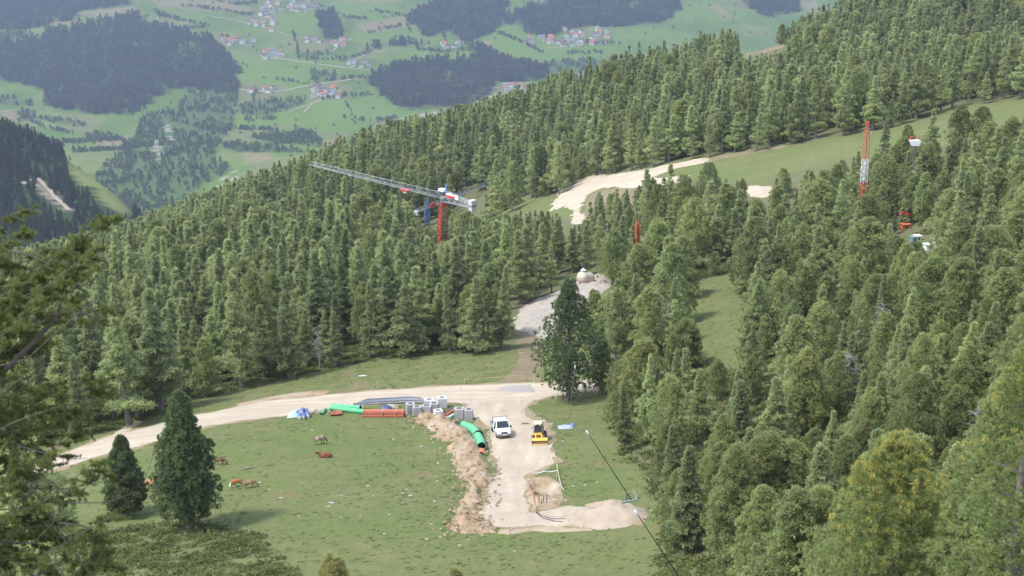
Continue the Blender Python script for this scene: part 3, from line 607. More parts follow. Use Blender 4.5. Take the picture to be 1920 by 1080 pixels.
def cone_tufts(rng, H, Rr, nb, nt, kind):
    """spruce and larch: tiers of boughs, drooping, with gaps between the tiers"""
    Cs = []; Ds = []; Ti = []; limbs = []
    t = np.sort(rng.random(nb)) ** (.9); tiers = rng.uniform(.055, .075)
    t = .6 * t + .4 * (np.round(t / tiers) * tiers); t = np.clip(t, 0, .985)
    base = .1 if kind == 'spruce' else .16
    pw = 1.05 if kind == 'spruce' else .98
    for i in range(nb):
        azi = i * 2.39996 + rng.normal(0, .4); rad = np.array([math.cos(azi), math.sin(azi), 0]); tang = np.array([-rad[1], rad[0], 0])
        L = Rr * ((1 - t[i]) ** pw * min(1, .55 + t[i] * 3) * rng.uniform(.38, 1.2) + .03)
        z = H * (base + (1 - base) * t[i]); m = max(3, int(nt * (.25 + L / Rr)))
        s = rng.random(m) ** .7
        lat = rng.normal(0, .27, m) * L * (1.05 - s * .75)
        dro = -L * (.34 if kind == 'spruce' else .16) * s ** 1.4 + L * .13 * s ** 4
        hang = -rng.random(m) * L * (.13 if kind == 'spruce' else .2)
        q = rad * (s * L)[:, None] + tang * lat[:, None]; q[:, 2] += z + dro + hang
        Cs.append(q); Ds.append(unit(rad * .8 + tang * (np.sign(lat) * .35)[:, None] + np.array([0, 0, -.1 if kind == 'spruce' else .15])))
        Ti.append(np.full(m, rng.uniform(.1, .8)) + rng.normal(0, .12, m))
        limbs.append((np.array([0, 0, z]), rad * L * .85 + np.array([0, 0, z - L * .2])))
    k = max(4, nt // 2); q = np.zeros((k, 3)); q[:, 2] = H * rng.uniform(.93, 1.0, k); Cs.append(q); Ds.append(unit(rng.normal(size=(k, 3)) * .5 + np.array([0, 0, 1]))); Ti.append(np.full(k, .6))
    Ti = np.concatenate(Ti)
    return np.concatenate(Cs), np.concatenate(Ds), Ti, (rng.random(len(Ti)) < .03) * .5, limbs
def trunk_geo(rng, H, limbs, rb, every=2, n=6, bare=0):
    mb = MB(); lean = rng.normal(0, .012 * H, 2)
    mb.tube([(lean[0] * k * (1 - k), lean[1] * k * (1 - k), -1.2 + (H * .97 + 1.2) * k) for k in (0, .12, .35, .65, 1)], [rb * 1.3, rb, rb * .78, rb * .45, .02], n)
    for a, b in limbs[::every]:
        mid = (a + b) / 2 + np.array([0, 0, .06 * np.linalg.norm(b - a)]); l = np.linalg.norm(b - a)
        mb.tube([a, mid, b], [min(rb * .4, .03 + l * .018), .018 + l * .008, .012], 4, False)
    for k in range(bare):
        a_ = rng.random() * 6.28; z = H * rng.uniform(.04, .3); L = H * rng.uniform(.08, .17)
        mb.tube([(0, 0, z), (math.cos(a_) * L * .6, math.sin(a_) * L * .6, z + L * .05), (math.cos(a_ + .2) * L, math.sin(a_ + .2) * L, z - L * .12)], [.035, .022, .008], 4, False)
    return mb
PARS = dict(  # boughs, tufts per bough, blades, blade length, blade half width
    pine=dict(near=(140, 30, 18, .28, .024), mid=(95, 18, 12, .38, .045), far=(66, 15, 7, .46, .068)),
    larch=dict(near=(110, 34, 10, .4, .04), mid=(60, 40, 8, .42, .045), far=(50, 30, 6, .5, .058)),
    spruce=dict(near=(120, 34, 10, .42, .05), mid=(76, 34, 8, .38, .05), far=(62, 25, 6, .46, .062)))
def tree_meshes(kind, lod, seed, H, Rr, conef=.1, sharp=1.0, pars=None, bare=6):
    rng = np.random.default_rng(seed); nb, nt, bl, L, W = pars or PARS[kind][lod]
    if kind == 'pine': Cn, D, Ti, Co, limbs = pine_tufts(rng, H, Rr, nb, nt, conef, sharp)
    else: Cn, D, Ti, Co, limbs = cone_tufts(rng, H, Rr, nb, nt, kind)
    V, Fc, ti, cn = blades(rng, Cn, D, bl, L, W, .75 if kind == 'pine' else .65, Ti, Co)
    crown = (V, Fc, ti, cn)
    tr = trunk_geo(rng, H, limbs, H * .02 + .04, 2 if lod == 'near' else 4, 8 if lod == 'near' else 5, bare if lod != 'far' else 0)
    return crown, tr
def crown_obj(crown, mat, link=False, name='crown'):
    V, Fc, ti, cn = crown
    return npmesh(name, V, Fc, mat, attrs={'tint': ('FACE', ti), 'cone': ('FACE', cn)}, link=link)
def whole_tree(name, crown, tr, mat):
    """a single mesh with bark and needles: for trees too small to show their parts"""
    V, Fc, ti, cn = crown; tv = np.array(tr.v); tf = np.array([f if len(f) == 4 else (f + (f[-1],) * 4)[:4] for f in tr.f if len(f) in (3, 4)])
    nv = len(V); o = npmesh(name, np.concatenate([V, tv]), np.concatenate([Fc, tf + nv]), [mat, M['bark']], link=False,
        attrs={'tint': ('FACE', np.r_[ti, np.zeros(len(tf))]), 'cone': ('FACE', np.r_[cn, np.zeros(len(tf))])}, matidx=np.r_[np.zeros(len(Fc)), np.ones(len(tf))])
    return o
# prototypes, unit sizes: height 10 m, then scaled
KR = dict(pine=(2.3, 3.0), larch=(2.1, 3.0), spruce=(1.7, 2.4))
PROTO = {}
for ki, kind in enumerate(('pine', 'larch', 'spruce')):
    for lod, cnt in (('near', 6 if kind == 'pine' else 3), ('mid', 6 if kind == 'pine' else 5)):
        L = []
        for s in range(cnt):
            r = KR[kind][0] + (KR[kind][1] - KR[kind][0]) * ((s * .618) % 1)
            cr, tr = tree_meshes(kind, lod, 100 * ki + 10 * s + (lod == 'mid') * 1000, 10, r, conef=[.0, .06, .12, .03, .1, .2][s], sharp=1 + (s % 3 == 1))
            c = crown_obj(cr, M[kind]); t = tr.build('trunk', M['bark']); C.objects.unlink(t)
            L.append((c, t))
        PROTO[kind, lod] = L
    PROTO[kind, 'far'] = []
    for s in range(9):
        r = KR[kind][0] + (KR[kind][1] - KR[kind][0]) * ((s * .618) % 1)
        cr, tr = tree_meshes(kind, 'far', 5000 + 100 * ki + s, 10, r, conef=.03 * (s % 3), sharp=1 + (s % 2))
        PROTO[kind, 'far'].append(whole_tree(kind + '_tree', cr, tr, M[kind]))

# ---- where trees stand on the hillside
KEEP = [  # outlines that no nearer crown may cover: (polygon, depth of what shows there)
 ([(1030, 392), (1052, 358), (1090, 335), (1140, 326), (1215, 318), (1330, 294), (1330, 305), (1225, 330), (1195, 340), (1195, 352), (1130, 353), (1098, 366), (1092, 385), (1100, 410), (1080, 418)], 335),
 ([(1300, 303), (1500, 272), (1690, 237), (1920, 188), (1920, 215), (1860, 222), (1700, 268), (1600, 285), (1490, 310), (1350, 332), (1300, 330)], 320),
 ([(575, 298), (700, 325), (835, 352), (905, 372), (905, 400), (880, 400), (830, 386), (700, 350), (580, 318)], 432), ([(818, 372), (842, 372), (838, 452), (818, 452)], 380),
 ([(964, 595), (985, 568), (1040, 546), (1085, 532), (1040, 600), (1020, 628), (966, 622)], 205), ([(970, 620), (1015, 630), (1008, 712), (960, 712), (980, 680)], 190), ([(1118, 515), (1140, 520), (1135, 550), (1120, 545)], 225),
 ([(1610, 226), (1634, 226), (1632, 366), (1608, 366)], 262), ([(1186, 408), (1202, 408), (1200, 456), (1188, 456)], 262), ([(1700, 252), (1732, 252), (1732, 274), (1700, 274)], 262),
 ([(790, 366), (814, 366), (814, 418), (792, 418)], 450), ([(845, 370), (905, 343), (916, 350), (870, 375)], 470), ([(1080, 503), (1118, 503), (1118, 535), (1080, 535)], 228),
 ([(920, 380), (1030, 370), (1020, 392), (920, 398)], 360), ([(1738, 452), (1760, 452), (1756, 468), (1740, 468)], 224), ([(1690, 395), (1706, 395), (1706, 432), (1690, 432)], 240),
 ([(1405, 348), (1442, 348), (1442, 368), (1405, 368)], 300), ([(1295, 550), (1385, 530), (1380, 670), (1310, 660)], 172), ([(1050, 930), (1200, 990), (1240, 1080), (900, 1080)], 108), ([(1150, 700), (1165, 700), (1165, 725), (1150, 725)], 150),
 ([(640, 700), (960, 672), (960, 712), (640, 722)], 180), ([(216, 548), (228, 548), (228, 582), (216, 582)], 240), ([(1515, 465), (1540, 465), (1540, 480), (1515, 480)], 225), ([(1590, 445), (1625, 445), (1625, 470), (1590, 470)], 225),
 ([(1050, 755), (1150, 745), (1150, 850), (1230, 940), (1200, 990), (1050, 930)], 125)]
KEEP += [([(1385, 93), (1465, 78), (1472, 90), (1395, 105)], None)]
for _k in (4, 5, 6, -1): KEEP[_k] = (KEEP[_k][0], max(hit(*q).y for q in KEEP[_k][0]) + 2)
YB = hit(800, 426).y
for _k in (10, 11): KEEP[_k] = (KEEP[_k][0], YB + (0 if _k == 10 else 110))
SKYLINE = [(0, 470), (200, 425), (300, 392), (400, 352), (480, 322), (580, 285), (660, 250), (740, 222), (800, 212), (880, 190), (960, 168), (1050, 135), (1110, 112), (1180, 92), (1290, 70), (1400, 48), (1480, 38), (1540, 15), (1600, -10), (1640, -60), (1640, -900), (0, -900)]
def ring_h(H): return H
def sample_hill(n, spacing_fn):
    """scatter with a minimum spacing that grows with distance"""
    X = RNG.uniform(-330, 360, n); Y = RNG.uniform(42, 760, n)
    Z = gz(X, Y); px, py = proj(X, Y, Z)
    ok = (px > -160) & (px < 2080) & (py < 1500) & ~inany(OPEN, px, py) & (np.abs(X) < .46 * Y + 30)
    near_left = (px < 1240) & (Y < 125); ok &= ~near_left
    X, Y, Z, px, py = (a[ok] for a in (X, Y, Z, px, py))
    cell = {}; out = []
    for i in range(len(X)):
        s = spacing_fn(X[i], Y[i]); cx, cy = int(X[i] // 8), int(Y[i] // 8); bad = False
        for a in (-1, 0, 1):
            for b in (-1, 0, 1):
                for j in cell.get((cx + a, cy + b), ()):
                    if (X[i] - X[j]) ** 2 + (Y[i] - Y[j]) ** 2 < s * s: bad = True; break
                if bad: break
            if bad: break
        if bad: continue
        cell.setdefault((cx, cy), []).append(i); out.append(i)
    return X[out], Y[out], Z[out], px[out], py[out]
TX, TY, TZ, TPX, TPY = sample_hill(110000, lambda x, y: (3.0 if (x > 18 and y < 130) else 3.5 if (x > 18 and y < 180) else 3.5 if (y < 330 and x > 15) else 3.5 if y < 260 else 3.7 if y < 400 else 3.9) * (1.25 if vnoise(np.array([x / 14]), np.array([y / 14]), 191)[0] > .66 else .95))
# kinds by place: stone pines at the right, larches and spruces at the left and far
T = []
for i in range(len(TX)):
    x, y, z, px, py = TX[i], TY[i], TZ[i], TPX[i], TPY[i]; rnd = RNG.random(); nz = vnoise(np.array([x / 35]), np.array([y / 35]), 91)[0]
    if px > 1140 and y < 330:
        kind = 'pine' if rnd < .54 else 'larch' if rnd < .84 else 'spruce'
        H = RNG.uniform(5.0, 12.5 if y > 170 else 10.5 if y > 130 else 8.8) if RNG.random() < .85 else RNG.uniform(3, 6) * (1.0 if y < 150 else 1.08)
    elif y > 430:
        kind = 'spruce' if rnd < .3 + .3 * nz else 'larch' if rnd < .94 else 'pine'; H = RNG.uniform(8, 18)
        if y > 560: kind = 'spruce' if rnd < .7 else kind
    else:
        kind = 'larch' if rnd < .38 + .35 * nz else 'spruce' if rnd < .88 else 'pine'; H = RNG.uniform(6, 16)
    if py > 1080: H = min(H, 9.5)
    T.append([kind, x, y, z, H, RNG.uniform(.8, 1.25), px, py])
def covers(t):
    k, x, y, z, H, wf, px, py = t
    r = {'pine': .27, 'larch': .2, 'spruce': .16}[k] * H * wf
    for f in (1.0, .93, .8, .6, .4, .2):
        rr = r * (.15 if f == 1 else .5 if f > .9 else .75 if f > .7 else 1)
        for sx in (-1, -.5, 0, .5, 1):
            qx, qy = proj(x + sx * rr, y, z + H * f)
            for poly, dep in KEEP:
                if y < dep - 1 and inside(poly, qx, qy): return True
    return False
def over_sky(t):
    k, x, y, z, H, wf, px, py = t
    qx, qy = proj(x, y, z + H); j = 26 * (RNG.random() - .62) if y > 500 else 0
    return bool(inside(SKYLINE, qx, qy + j))
LIT = [tuple(hit(*q)) for q in [(1098, 525), (1085, 525), (1110, 528), (1125, 530), (1000, 590), (1020, 575), (985, 600), (1040, 565), (1060, 550), (1000, 610), (1345, 580), (1350, 620), (1345, 660), (1340, 600), (1140, 345), (1090, 350), (1060, 375), (1180, 340), (900, 690), (760, 700), (1715, 275), (1620, 330)]]
def shades(t):
    k, x, y, z, H, wf = t[:6]; r = {'pine': .26, 'larch': .19, 'spruce': .16}[k] * H * wf * .8
    hx, hy = sd.x, sd.y; hn = math.hypot(hx, hy); hx /= hn; hy /= hn; tn_ = sd.z / hn
    for a, b, c in LIT:
        al = (x - a) * hx + (y - b) * hy; ac = abs((x - a) * hy - (y - b) * hx)
        if al > -r and ac < r and al * tn_ < (z + H - c): return True
    return False
GOOD = []
for t in T:
    bad = False
    for tr_ in range(3):
        if not (over_sky(t) or covers(t)): break
        t[4] *= .78
        if t[4] < 4.5: bad = True; break
    else: bad = over_sky(t) or covers(t)
    if not bad and not shades(t): GOOD.append(t)
T = GOOD

# ---- trees one can single out: base pixel, top pixel, kind, width, label
def zray(px, py, Y):
    a, b, c = ray(px, py); return c / b * Y
def named(px, pyb, pyt, kind, wpx, label, seed, conef=.1, sharp=1.0, pars=None, lod='near', Yf=None, bare=10, name=None, mat=None):
    p = on(px, pyb) if Yf is None else Vector((P(px, pyt, Yf)[0], Yf, gza(P(px, pyt, Yf)[0], Yf)))
    H = zray(px, pyt, p.y) - p.z; d = p.y * cp - p.z * sp
    cr, tr = tree_meshes(kind, lod, seed, H, wpx * .5 * d / F, conef, sharp, pars, bare)
    r = empty(name or kind + '_tree', p, 0, label=label, cat='tree')
    crown_obj(cr, M[mat or kind], True).parent = r; tr.build('trunk', M['bark'], r)
    NAMED.append((p.x, p.y, wpx * .5 * d / F)); return r
NAMED = []
big = (170, 34, 14, .42, .04)
named(1066, 752, 528, 'pine', 118, 'tall lone stone pine beside the gravel road at the junction with the yard', 301, .03, 1.6, (120, 30, 15, .32, .034), bare=16, mat='pine_dark')
named(1128, 738, 640, 'pine', 46, 'low ragged pine close against the right side of the lone roadside pine', 302, .0, 1.0, (60, 22, 14, .3, .032))
named(355, 990, 738, 'pine', 112, 'dense dark columnar pine standing on the meadow beside the grazing cows', 303, .0, 2.0, (230, 32, 14, .3, .032), bare=2, mat='pine_dark')
named(238, 968, 820, 'pine', 72, 'small dark pine on the meadow left of the large columnar pine', 304, .0, 2.0, (150, 26, 14, .3, .032), bare=2, mat='pine_dark')
named(1690, 1300, 822, 'pine', 250, 'near bushy stone pine with yellow cones at its top in the lower right corner', 305, .6, 1.0, (240, 16, 40, .25, .013), Yf=52, bare=8, mat='pine_near')
named(1945, 1400, 640, 'pine', 250, 'near ragged stone pine with bare grey twigs at the right edge', 306, .2, 1.0, (150, 16, 36, .25, .014), Yf=46, bare=40, mat='pine_near')
named(1500, 1300, 925, 'pine', 130, 'small loose pine with a bare grey stem left of the near bushy pine', 320, .06, 1.0, (70, 22, 14, .34, .04), Yf=66, bare=22)
named(1285, 1035, 840, 'spruce', 88, 'dark conical spruce at the right rim of the meadow near the bottom', 321, 0, 1, (130, 34, 10, .4, .05))
named(1370, 1060, 830, 'pine', 105, 'dull brownish green pine behind the heath beside the dark spruce at the meadow rim', 322, .12, 2.0)
named(625, 1500, 1034, 'pine', 96, 'yellow green pine top poking into the bottom edge below the meadow', 307, .7, 1.0, (120, 14, 30, .25, .015), Yf=52)
named(858, 1500, 1060, 'pine', 60, 'tip of a small pine at the bottom edge below the earth bank', 308, .6, 1.0, (60, 14, 30, .25, .015), Yf=54)
named(1795, 282, 196, 'pine', 46, 'tall dark pine on the grass piste beside its broad olive neighbour', 309, .05, 1.0, lod='mid')
named(1836, 276, 202, 'pine', 56, 'broad olive pine on the grass piste at the right', 310, .15, 1.0, lod='mid')
named(1655, 318, 224, 'spruce', 46, 'dark spruce on the piste just right of the orange and white mast', 311, lod='mid')
named(1697, 300, 234, 'pine', 32, 'small pine on the piste left of the hanging white crane ballast', 312, lod='mid')
named(1742, 310, 205, 'larch', 52, 'pale green larch on the piste right of the white crane ballast', 313, lod='mid')
named(1882, 300, 246, 'spruce', 20, 'small pointed dark spruce on the right part of the piste', 314, lod='mid')
named(1210, 430, 318, 'larch', 60, 'larch in front of the bend of the upper gravel track', 315, lod='mid')
named(1255, 395, 308, 'larch', 44, 'slim larch beside the upper gravel track, right of its bend', 316, lod='mid')
named(1325, 420, 306, 'pine', 60, 'rounded pine at the lower edge of the piste right of the upper track', 317, .1, lod='mid')
named(1285, 690, 600, 'pine', 60, 'warm brown topped pine right of the bleached dead snag', 318, .4, 1.0)
named(1205, 770, 640, 'pine', 96, 'rounded light green pine just below the bleached dead snag', 319, .2, 1.0)
named(893, 660, 520, 'spruce', 84, 'dark layered spruce at the forest corner left of the grey stone track', 323, bare=14)
named(1850, 540, 428, 'pine', 110, 'broad dark pine right of the white building site tarps', 324, .1)
named(1620, 468, 368, 'pine', 78, 'rounded pine directly below the orange and white mast', 325, .05)
named(1716, 352, 272, 'pine', 64, 'rounded pine directly below the white crane ballast', 327, .05, lod='mid')
named(878, 462, 398, 'pine', 46, 'round pine below the white ballast of the red tower crane', 326, lod='mid')
NP = np.array(NAMED)
T = [t for t in T if np.all(np.hypot(NP[:, 0] - t[1], NP[:, 1] - t[2]) > np.minimum(NP[:, 2] * 1.15, 3.2)) and not (t[2] < 62 and t[1] > 8)]
# share of the picture decides which stand as individuals
def pixh(t):
    x, y, z, H = t[1:5]; a = proj(x, y, z); b_ = proj(x, y, z + H)
    if b_[0] < -30 or b_[0] > 1950 or b_[1] > 1080 or a[1] < 0: return 0
    return min(a[1], 1080) - max(b_[1], 0)
byk = {}
for t in T: byk.setdefault(t[0], []).append((pixh(t), t))
REGION = [
    (lambda p, y, x: y < 125 and p > 1140, 'in the dense stand at the lower right below the piste', 'trees in the lower right stand'),
    (lambda p, y, x: y < 235 and p > 1140, 'in the wood right of the lone roadside pine', 'trees right of the roadside pine'),
    (lambda p, y, x: y < 215 and p < 1000, 'at the front edge of the left wood above the gravel road', 'trees along the left forest edge'),
    (lambda p, y, x: y < 330 and p < 1000, 'in the left wood below the red tower crane', 'trees of the left wood'),
    (lambda p, y, x: y < 360, 'between the grey stone track and the grass piste', 'trees below the piste'),
    (lambda p, y, x: True, 'on the far ridge above the grass piste', 'trees on the ridge')]
LOOK = dict(pine='rounded stone pine', larch='light green feathery larch', spruce='dark pointed spruce')
INDIV = dict(pine=300, larch=300, spruce=300)
REST = []
for kind, lst in byk.items():
    lst.sort(key=lambda q: -q[0])
    for k, (ph_, t) in enumerate(lst):
        if k >= INDIV[kind] or ph_ <= 0: REST.append(t); continue
        _, x, y, z, H, wf, px, py = t
        reg = next(r for r in REGION if r[0](px, y, x))
        rz = RNG.uniform(0, 6.28); s = H / 10; lx, ly = RNG.normal(0, .035, 2); lab = dict(label=LOOK[kind] + ' ' + reg[1], cat='tree', group=f'{LOOK[kind]}s: ' + reg[2])
        if ph_ > 62:
            pr = PROTO[kind, 'near' if y < 120 else 'mid']; c0, t0 = pr[RNG.integers(len(pr))]
            r = empty(kind + '_tree', (x, y, z), rz, **lab); r.rotation_euler = (lx, ly, rz); r.scale = (s * wf, s * wf, s)
            for q in (c0, t0):
                o = q.copy(); o.name = 'crown' if q is c0 else 'trunk'; C.objects.link(o); o.parent = r
        else:
            pr = PROTO[kind, 'far']; o = pr[RNG.integers(len(pr))].copy(); o.name = kind + '_tree'; C.objects.link(o)
            o.location = (x, y, z); o.rotation_euler = (lx, ly, rz); o.scale = (s * wf, s * wf, s); tag(o, **lab)

# ---- masses nobody could count: one object each, filled by geometry nodes
def mass(name, pts, protos, mats=None):
    """pts: rows x, y, z, rot, sx, sz, idx"""
    pts = np.asarray(pts, np.float32)
    coll = bpy.data.collections.new(name + '_kinds')
    for i, p in enumerate(protos):
        q = p.copy(); q.name = f'{name}_{i:02d}'; coll.objects.link(q); q.location = (0, 0, 0)
    me = bpy.data.meshes.new(name); me.vertices.add(len(pts)); me.vertices.foreach_set('co', pts[:, :3].ravel())
    a = me.attributes.new('turn', 'FLOAT_VECTOR', 'POINT'); r = RNG.normal(0, .03, (len(pts), 3)).astype(np.float32); r[:, 2] = pts[:, 3]; a.data.foreach_set('vector', r.ravel())
    a = me.attributes.new('size', 'FLOAT_VECTOR', 'POINT'); a.data.foreach_set('vector', pts[:, [4, 4, 5]].ravel())
    a = me.attributes.new('pick', 'INT', 'POINT'); a.data.foreach_set('value', pts[:, 6].astype(np.int32))
    o = bpy.data.objects.new(name, me); C.objects.link(o)
    ng = bpy.data.node_groups.new(name, 'GeometryNodeTree')
    ng.interface.new_socket('Geometry', in_out='INPUT', socket_type='NodeSocketGeometry'); ng.interface.new_socket('Geometry', in_out='OUTPUT', socket_type='NodeSocketGeometry')
    i_ = ng.nodes.new('NodeGroupInput'); o_ = ng.nodes.new('NodeGroupOutput'); ip = ng.nodes.new('GeometryNodeInstanceOnPoints')
    ci = ng.nodes.new('GeometryNodeCollectionInfo'); ci.inputs['Collection'].default_value = coll; ci.inputs['Separate Children'].default_value = True; ci.inputs['Reset Children'].default_value = True
    ip.inputs['Pick Instance'].default_value = True
    def at(nm, ty):
        q = ng.nodes.new('GeometryNodeInputNamedAttribute'); q.data_type = ty; q.inputs['Name'].default_value = nm; return q.outputs['Attribute']
    er = ng.nodes.new('FunctionNodeEulerToRotation'); ng.links.new(at('turn', 'FLOAT_VECTOR'), er.inputs[0])
    ng.links.new(i_.outputs[0], ip.inputs['Points']); ng.links.new(ci.outputs[0], ip.inputs['Instance']); ng.links.new(at('pick', 'INT'), ip.inputs['Instance Index'])
    ng.links.new(er.outputs[0], ip.inputs['Rotation']); ng.links.new(at('size', 'FLOAT_VECTOR'), ip.inputs['Scale']); ng.links.new(ip.outputs[0], o_.inputs[0])
    md = o.modifiers.new('fill', 'NODES'); md.node_group = ng
    return tag(o, kind='stuff')
protos = PROTO['pine', 'far'] + PROTO['larch', 'far'] + PROTO['spruce', 'far']; off = dict(pine=0, larch=9, spruce=18)
rows = [(t[1], t[2], t[3], RNG.uniform(0, 6.28), t[4] / 10 * t[5], t[4] / 10, off[t[0]] + RNG.integers(9)) for t in REST]
mass('hillside_forest', rows, protos)
# far woods: coarser trees
vf = []
for s in range(6):
    rng = np.random.default_rng(900 + s)
    if s < 4: Cn, D, Ti, Co, _ = cone_tufts(rng, 10, 2.4, 16, 4, 'spruce')
    else: Cn, D, Ti, Co, _ = pine_tufts(rng, 8.5, 3.6, 12, 5)
    cr = blades(rng, Cn, D, 3, 2.0, .55, .7, Ti, Co); vf.append(crown_obj(cr, M['spruce_far' if s < 4 else 'larch_far'], name='valley_tree'))
X = RNG.uniform(-2000, 2100, 420000); Y = RNG.uniform(2050, 5400, 420000)
ok = np.abs(X) < .40 * Y; X, Y = X[ok], Y[ok]; Z = fz(X, Y); px, py = proj(X, Y, Z)
px2 = px + 6 * fbm(X / 60, Y / 60, 41); py2 = py + 3 * fbm(X / 60, Y / 60, 45)
px3 = px + 44 * fbm(X / 110, Y / 110, 141, 5); py3 = py + 18 * fbm(X / 110, Y / 110, 145, 5)
wd = inany(WOOD, px3, py3) & (RNG.random(len(X)) < np.where(fbm(X / 45, Y / 45, 147) > .1, .06, .3)); br = inany(BRUSH, px2, py2) & (fbm(X / 70, Y / 70, 81) > -.16) & (RNG.random(len(X)) < .16) & ~inany(ROCK, px, py)
hg = np.zeros(len(X), bool)
for hl in HEDGE: hg |= (segdist(hl, px, py * 1.0, False) < 2.2) & (RNG.random(len(X)) < .35)
rd_ = (RNG.random(len(X)) < .004) & (fbm(X / 120, Y / 120, 83) > 0)
rows = []
for sel, hs_, bro in ((wd, (11, 27), 2), (br, (6, 13), 1), (hg, (6, 11), 1), (rd_, (5, 9), 1)):
    for i in np.nonzero(sel)[0]:
        h = RNG.uniform(*hs_) / 10; k = RNG.integers(4, 6) if (bro and RNG.random() < (.75 if bro == 1 else .14)) else RNG.integers(0, 4)
        rows.append((X[i], Y[i], Z[i], RNG.uniform(0, 6.28), h * RNG.uniform(.9, 1.3), h, k))
print('valley trees', len(rows), 'hillside rest', len(REST), {k: len(v) for k, v in byk.items()})
mass('valley_forest', rows, vf)
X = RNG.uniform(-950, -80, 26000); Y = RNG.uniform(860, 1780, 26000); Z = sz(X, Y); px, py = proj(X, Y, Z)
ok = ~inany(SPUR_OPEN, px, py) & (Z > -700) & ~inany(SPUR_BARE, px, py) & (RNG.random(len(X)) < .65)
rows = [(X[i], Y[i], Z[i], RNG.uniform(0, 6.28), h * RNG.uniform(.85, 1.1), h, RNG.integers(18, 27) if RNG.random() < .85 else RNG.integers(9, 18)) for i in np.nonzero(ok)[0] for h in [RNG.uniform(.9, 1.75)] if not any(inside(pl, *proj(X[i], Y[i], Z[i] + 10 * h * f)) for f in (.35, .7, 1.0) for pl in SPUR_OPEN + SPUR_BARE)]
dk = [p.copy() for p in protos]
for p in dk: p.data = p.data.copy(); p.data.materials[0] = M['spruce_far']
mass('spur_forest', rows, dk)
# heath: dwarf shrubs and grass clumps
hb = []
for s in range(5):
    rng = np.random.default_rng(700 + s); k = 26
    q = rng.normal(size=(k, 3)) * np.array([.45, .45, .1]); q[:, 2] = np.abs(q[:, 2]) * .8 + .02
    cr = blades(rng, q, unit(q * np.array([1, 1, .2]) + np.array([0, 0, .35])), 7, .34, .06, .6, np.full(k, .15 + .15 * s) + rng.normal(0, .12, k), (rng.random(k) < .12) * .7)
    hb.append(crown_obj(cr, M['heath'], name='heath_clump'))
X = RNG.uniform(-75, 75, 120000); Y = RNG.uniform(44, 235, 120000); ok = np.abs(X) < .4 * Y + 4; X, Y = X[ok], Y[ok]
Z = gz(X, Y); px, py = proj(X, Y, Z)
bare = [ROAD, YARD] + [[(940, 500), (1160, 500), (1160, 715), (935, 720)], [(890, 935), (1215, 935), (1215, 1002), (860, 1002)]]
hm = inany(HEATH[:1] + HEATH[2:], px, py) | ~inany(OPEN, px, py)
ok = ~inany(bare, px, py) & (py < 1300) & (px > -100) & (px < 2000) & (RNG.random(len(X)) < np.where(hm, .32, np.where(fbm(X / 7, Y / 7, 95) > .0, .34, .1)))
Z = Z + .5 * np.clip(1 - (segdist(SP, X, Y, False) / 2.6) ** 2, 0, 1)
rows = [(X[i], Y[i], Z[i], RNG.uniform(0, 6.28), s * RNG.uniform(.8, 1.3), s * RNG.uniform(.4, .9) * (1 if hm[i] else .6), RNG.integers(5)) for i in np.nonzero(ok)[0] for s in [RNG.uniform(.4, 1.0) if hm[i] else RNG.uniform(.1, .24)]]
mass('heath_shrubs', rows, hb)

# ------------------------------------------------------------------ things
def slope_rot(p, rz):
    e = .8; nx = gza(p.x - e, p.y) - gza(p.x + e, p.y); ny = gza(p.x, p.y - e) - gza(p.x, p.y + e)
    nrm = Vector((nx, ny, 2 * e)).normalized(); return (Vector((0, 0, 1)).rotation_difference(nrm).to_matrix() @ Matrix.Rotation(rz, 3, 'Z')).to_euler()
def settle(name, px, py, rz, lift=.08, **t):
    p = on(px, py); p.z += lift; r = empty(name, p, 0, **t); r.rotation_euler = slope_rot(p, rz); return r
def rel(mb, name, mat, root, **k):
    l = root.location; mb.v = [(x - l.x, y - l.y, z - l.z) for x, y, z in mb.v]; return mb.build(name, mat, root, **k)
def wheel(root, x, y, r, wd, tyre='rubber', rim='grey'):
    s = 1 if x > 0 else -1; M4 = Matrix.Translation((x, y, r)) @ Matrix.Rotation(R(90), 4, 'Y')
    w_ = empty('wheel', (0, 0, 0)); w_.parent = root
    MB().lathe([(r * .62, -wd / 2), (r * .93, -wd / 2), (r, -wd * .32), (r, wd * .32), (r * .93, wd / 2), (r * .62, wd / 2)], 20, M4).build('tyre', M[tyre], w_, True)
    MB().lathe([(r * .2, -wd * .46), (r * .6, -wd * .4), (r * .6, wd * .4), (r * .2, wd * .46)], 16, M4).build('rim', M[rim], w_, True)

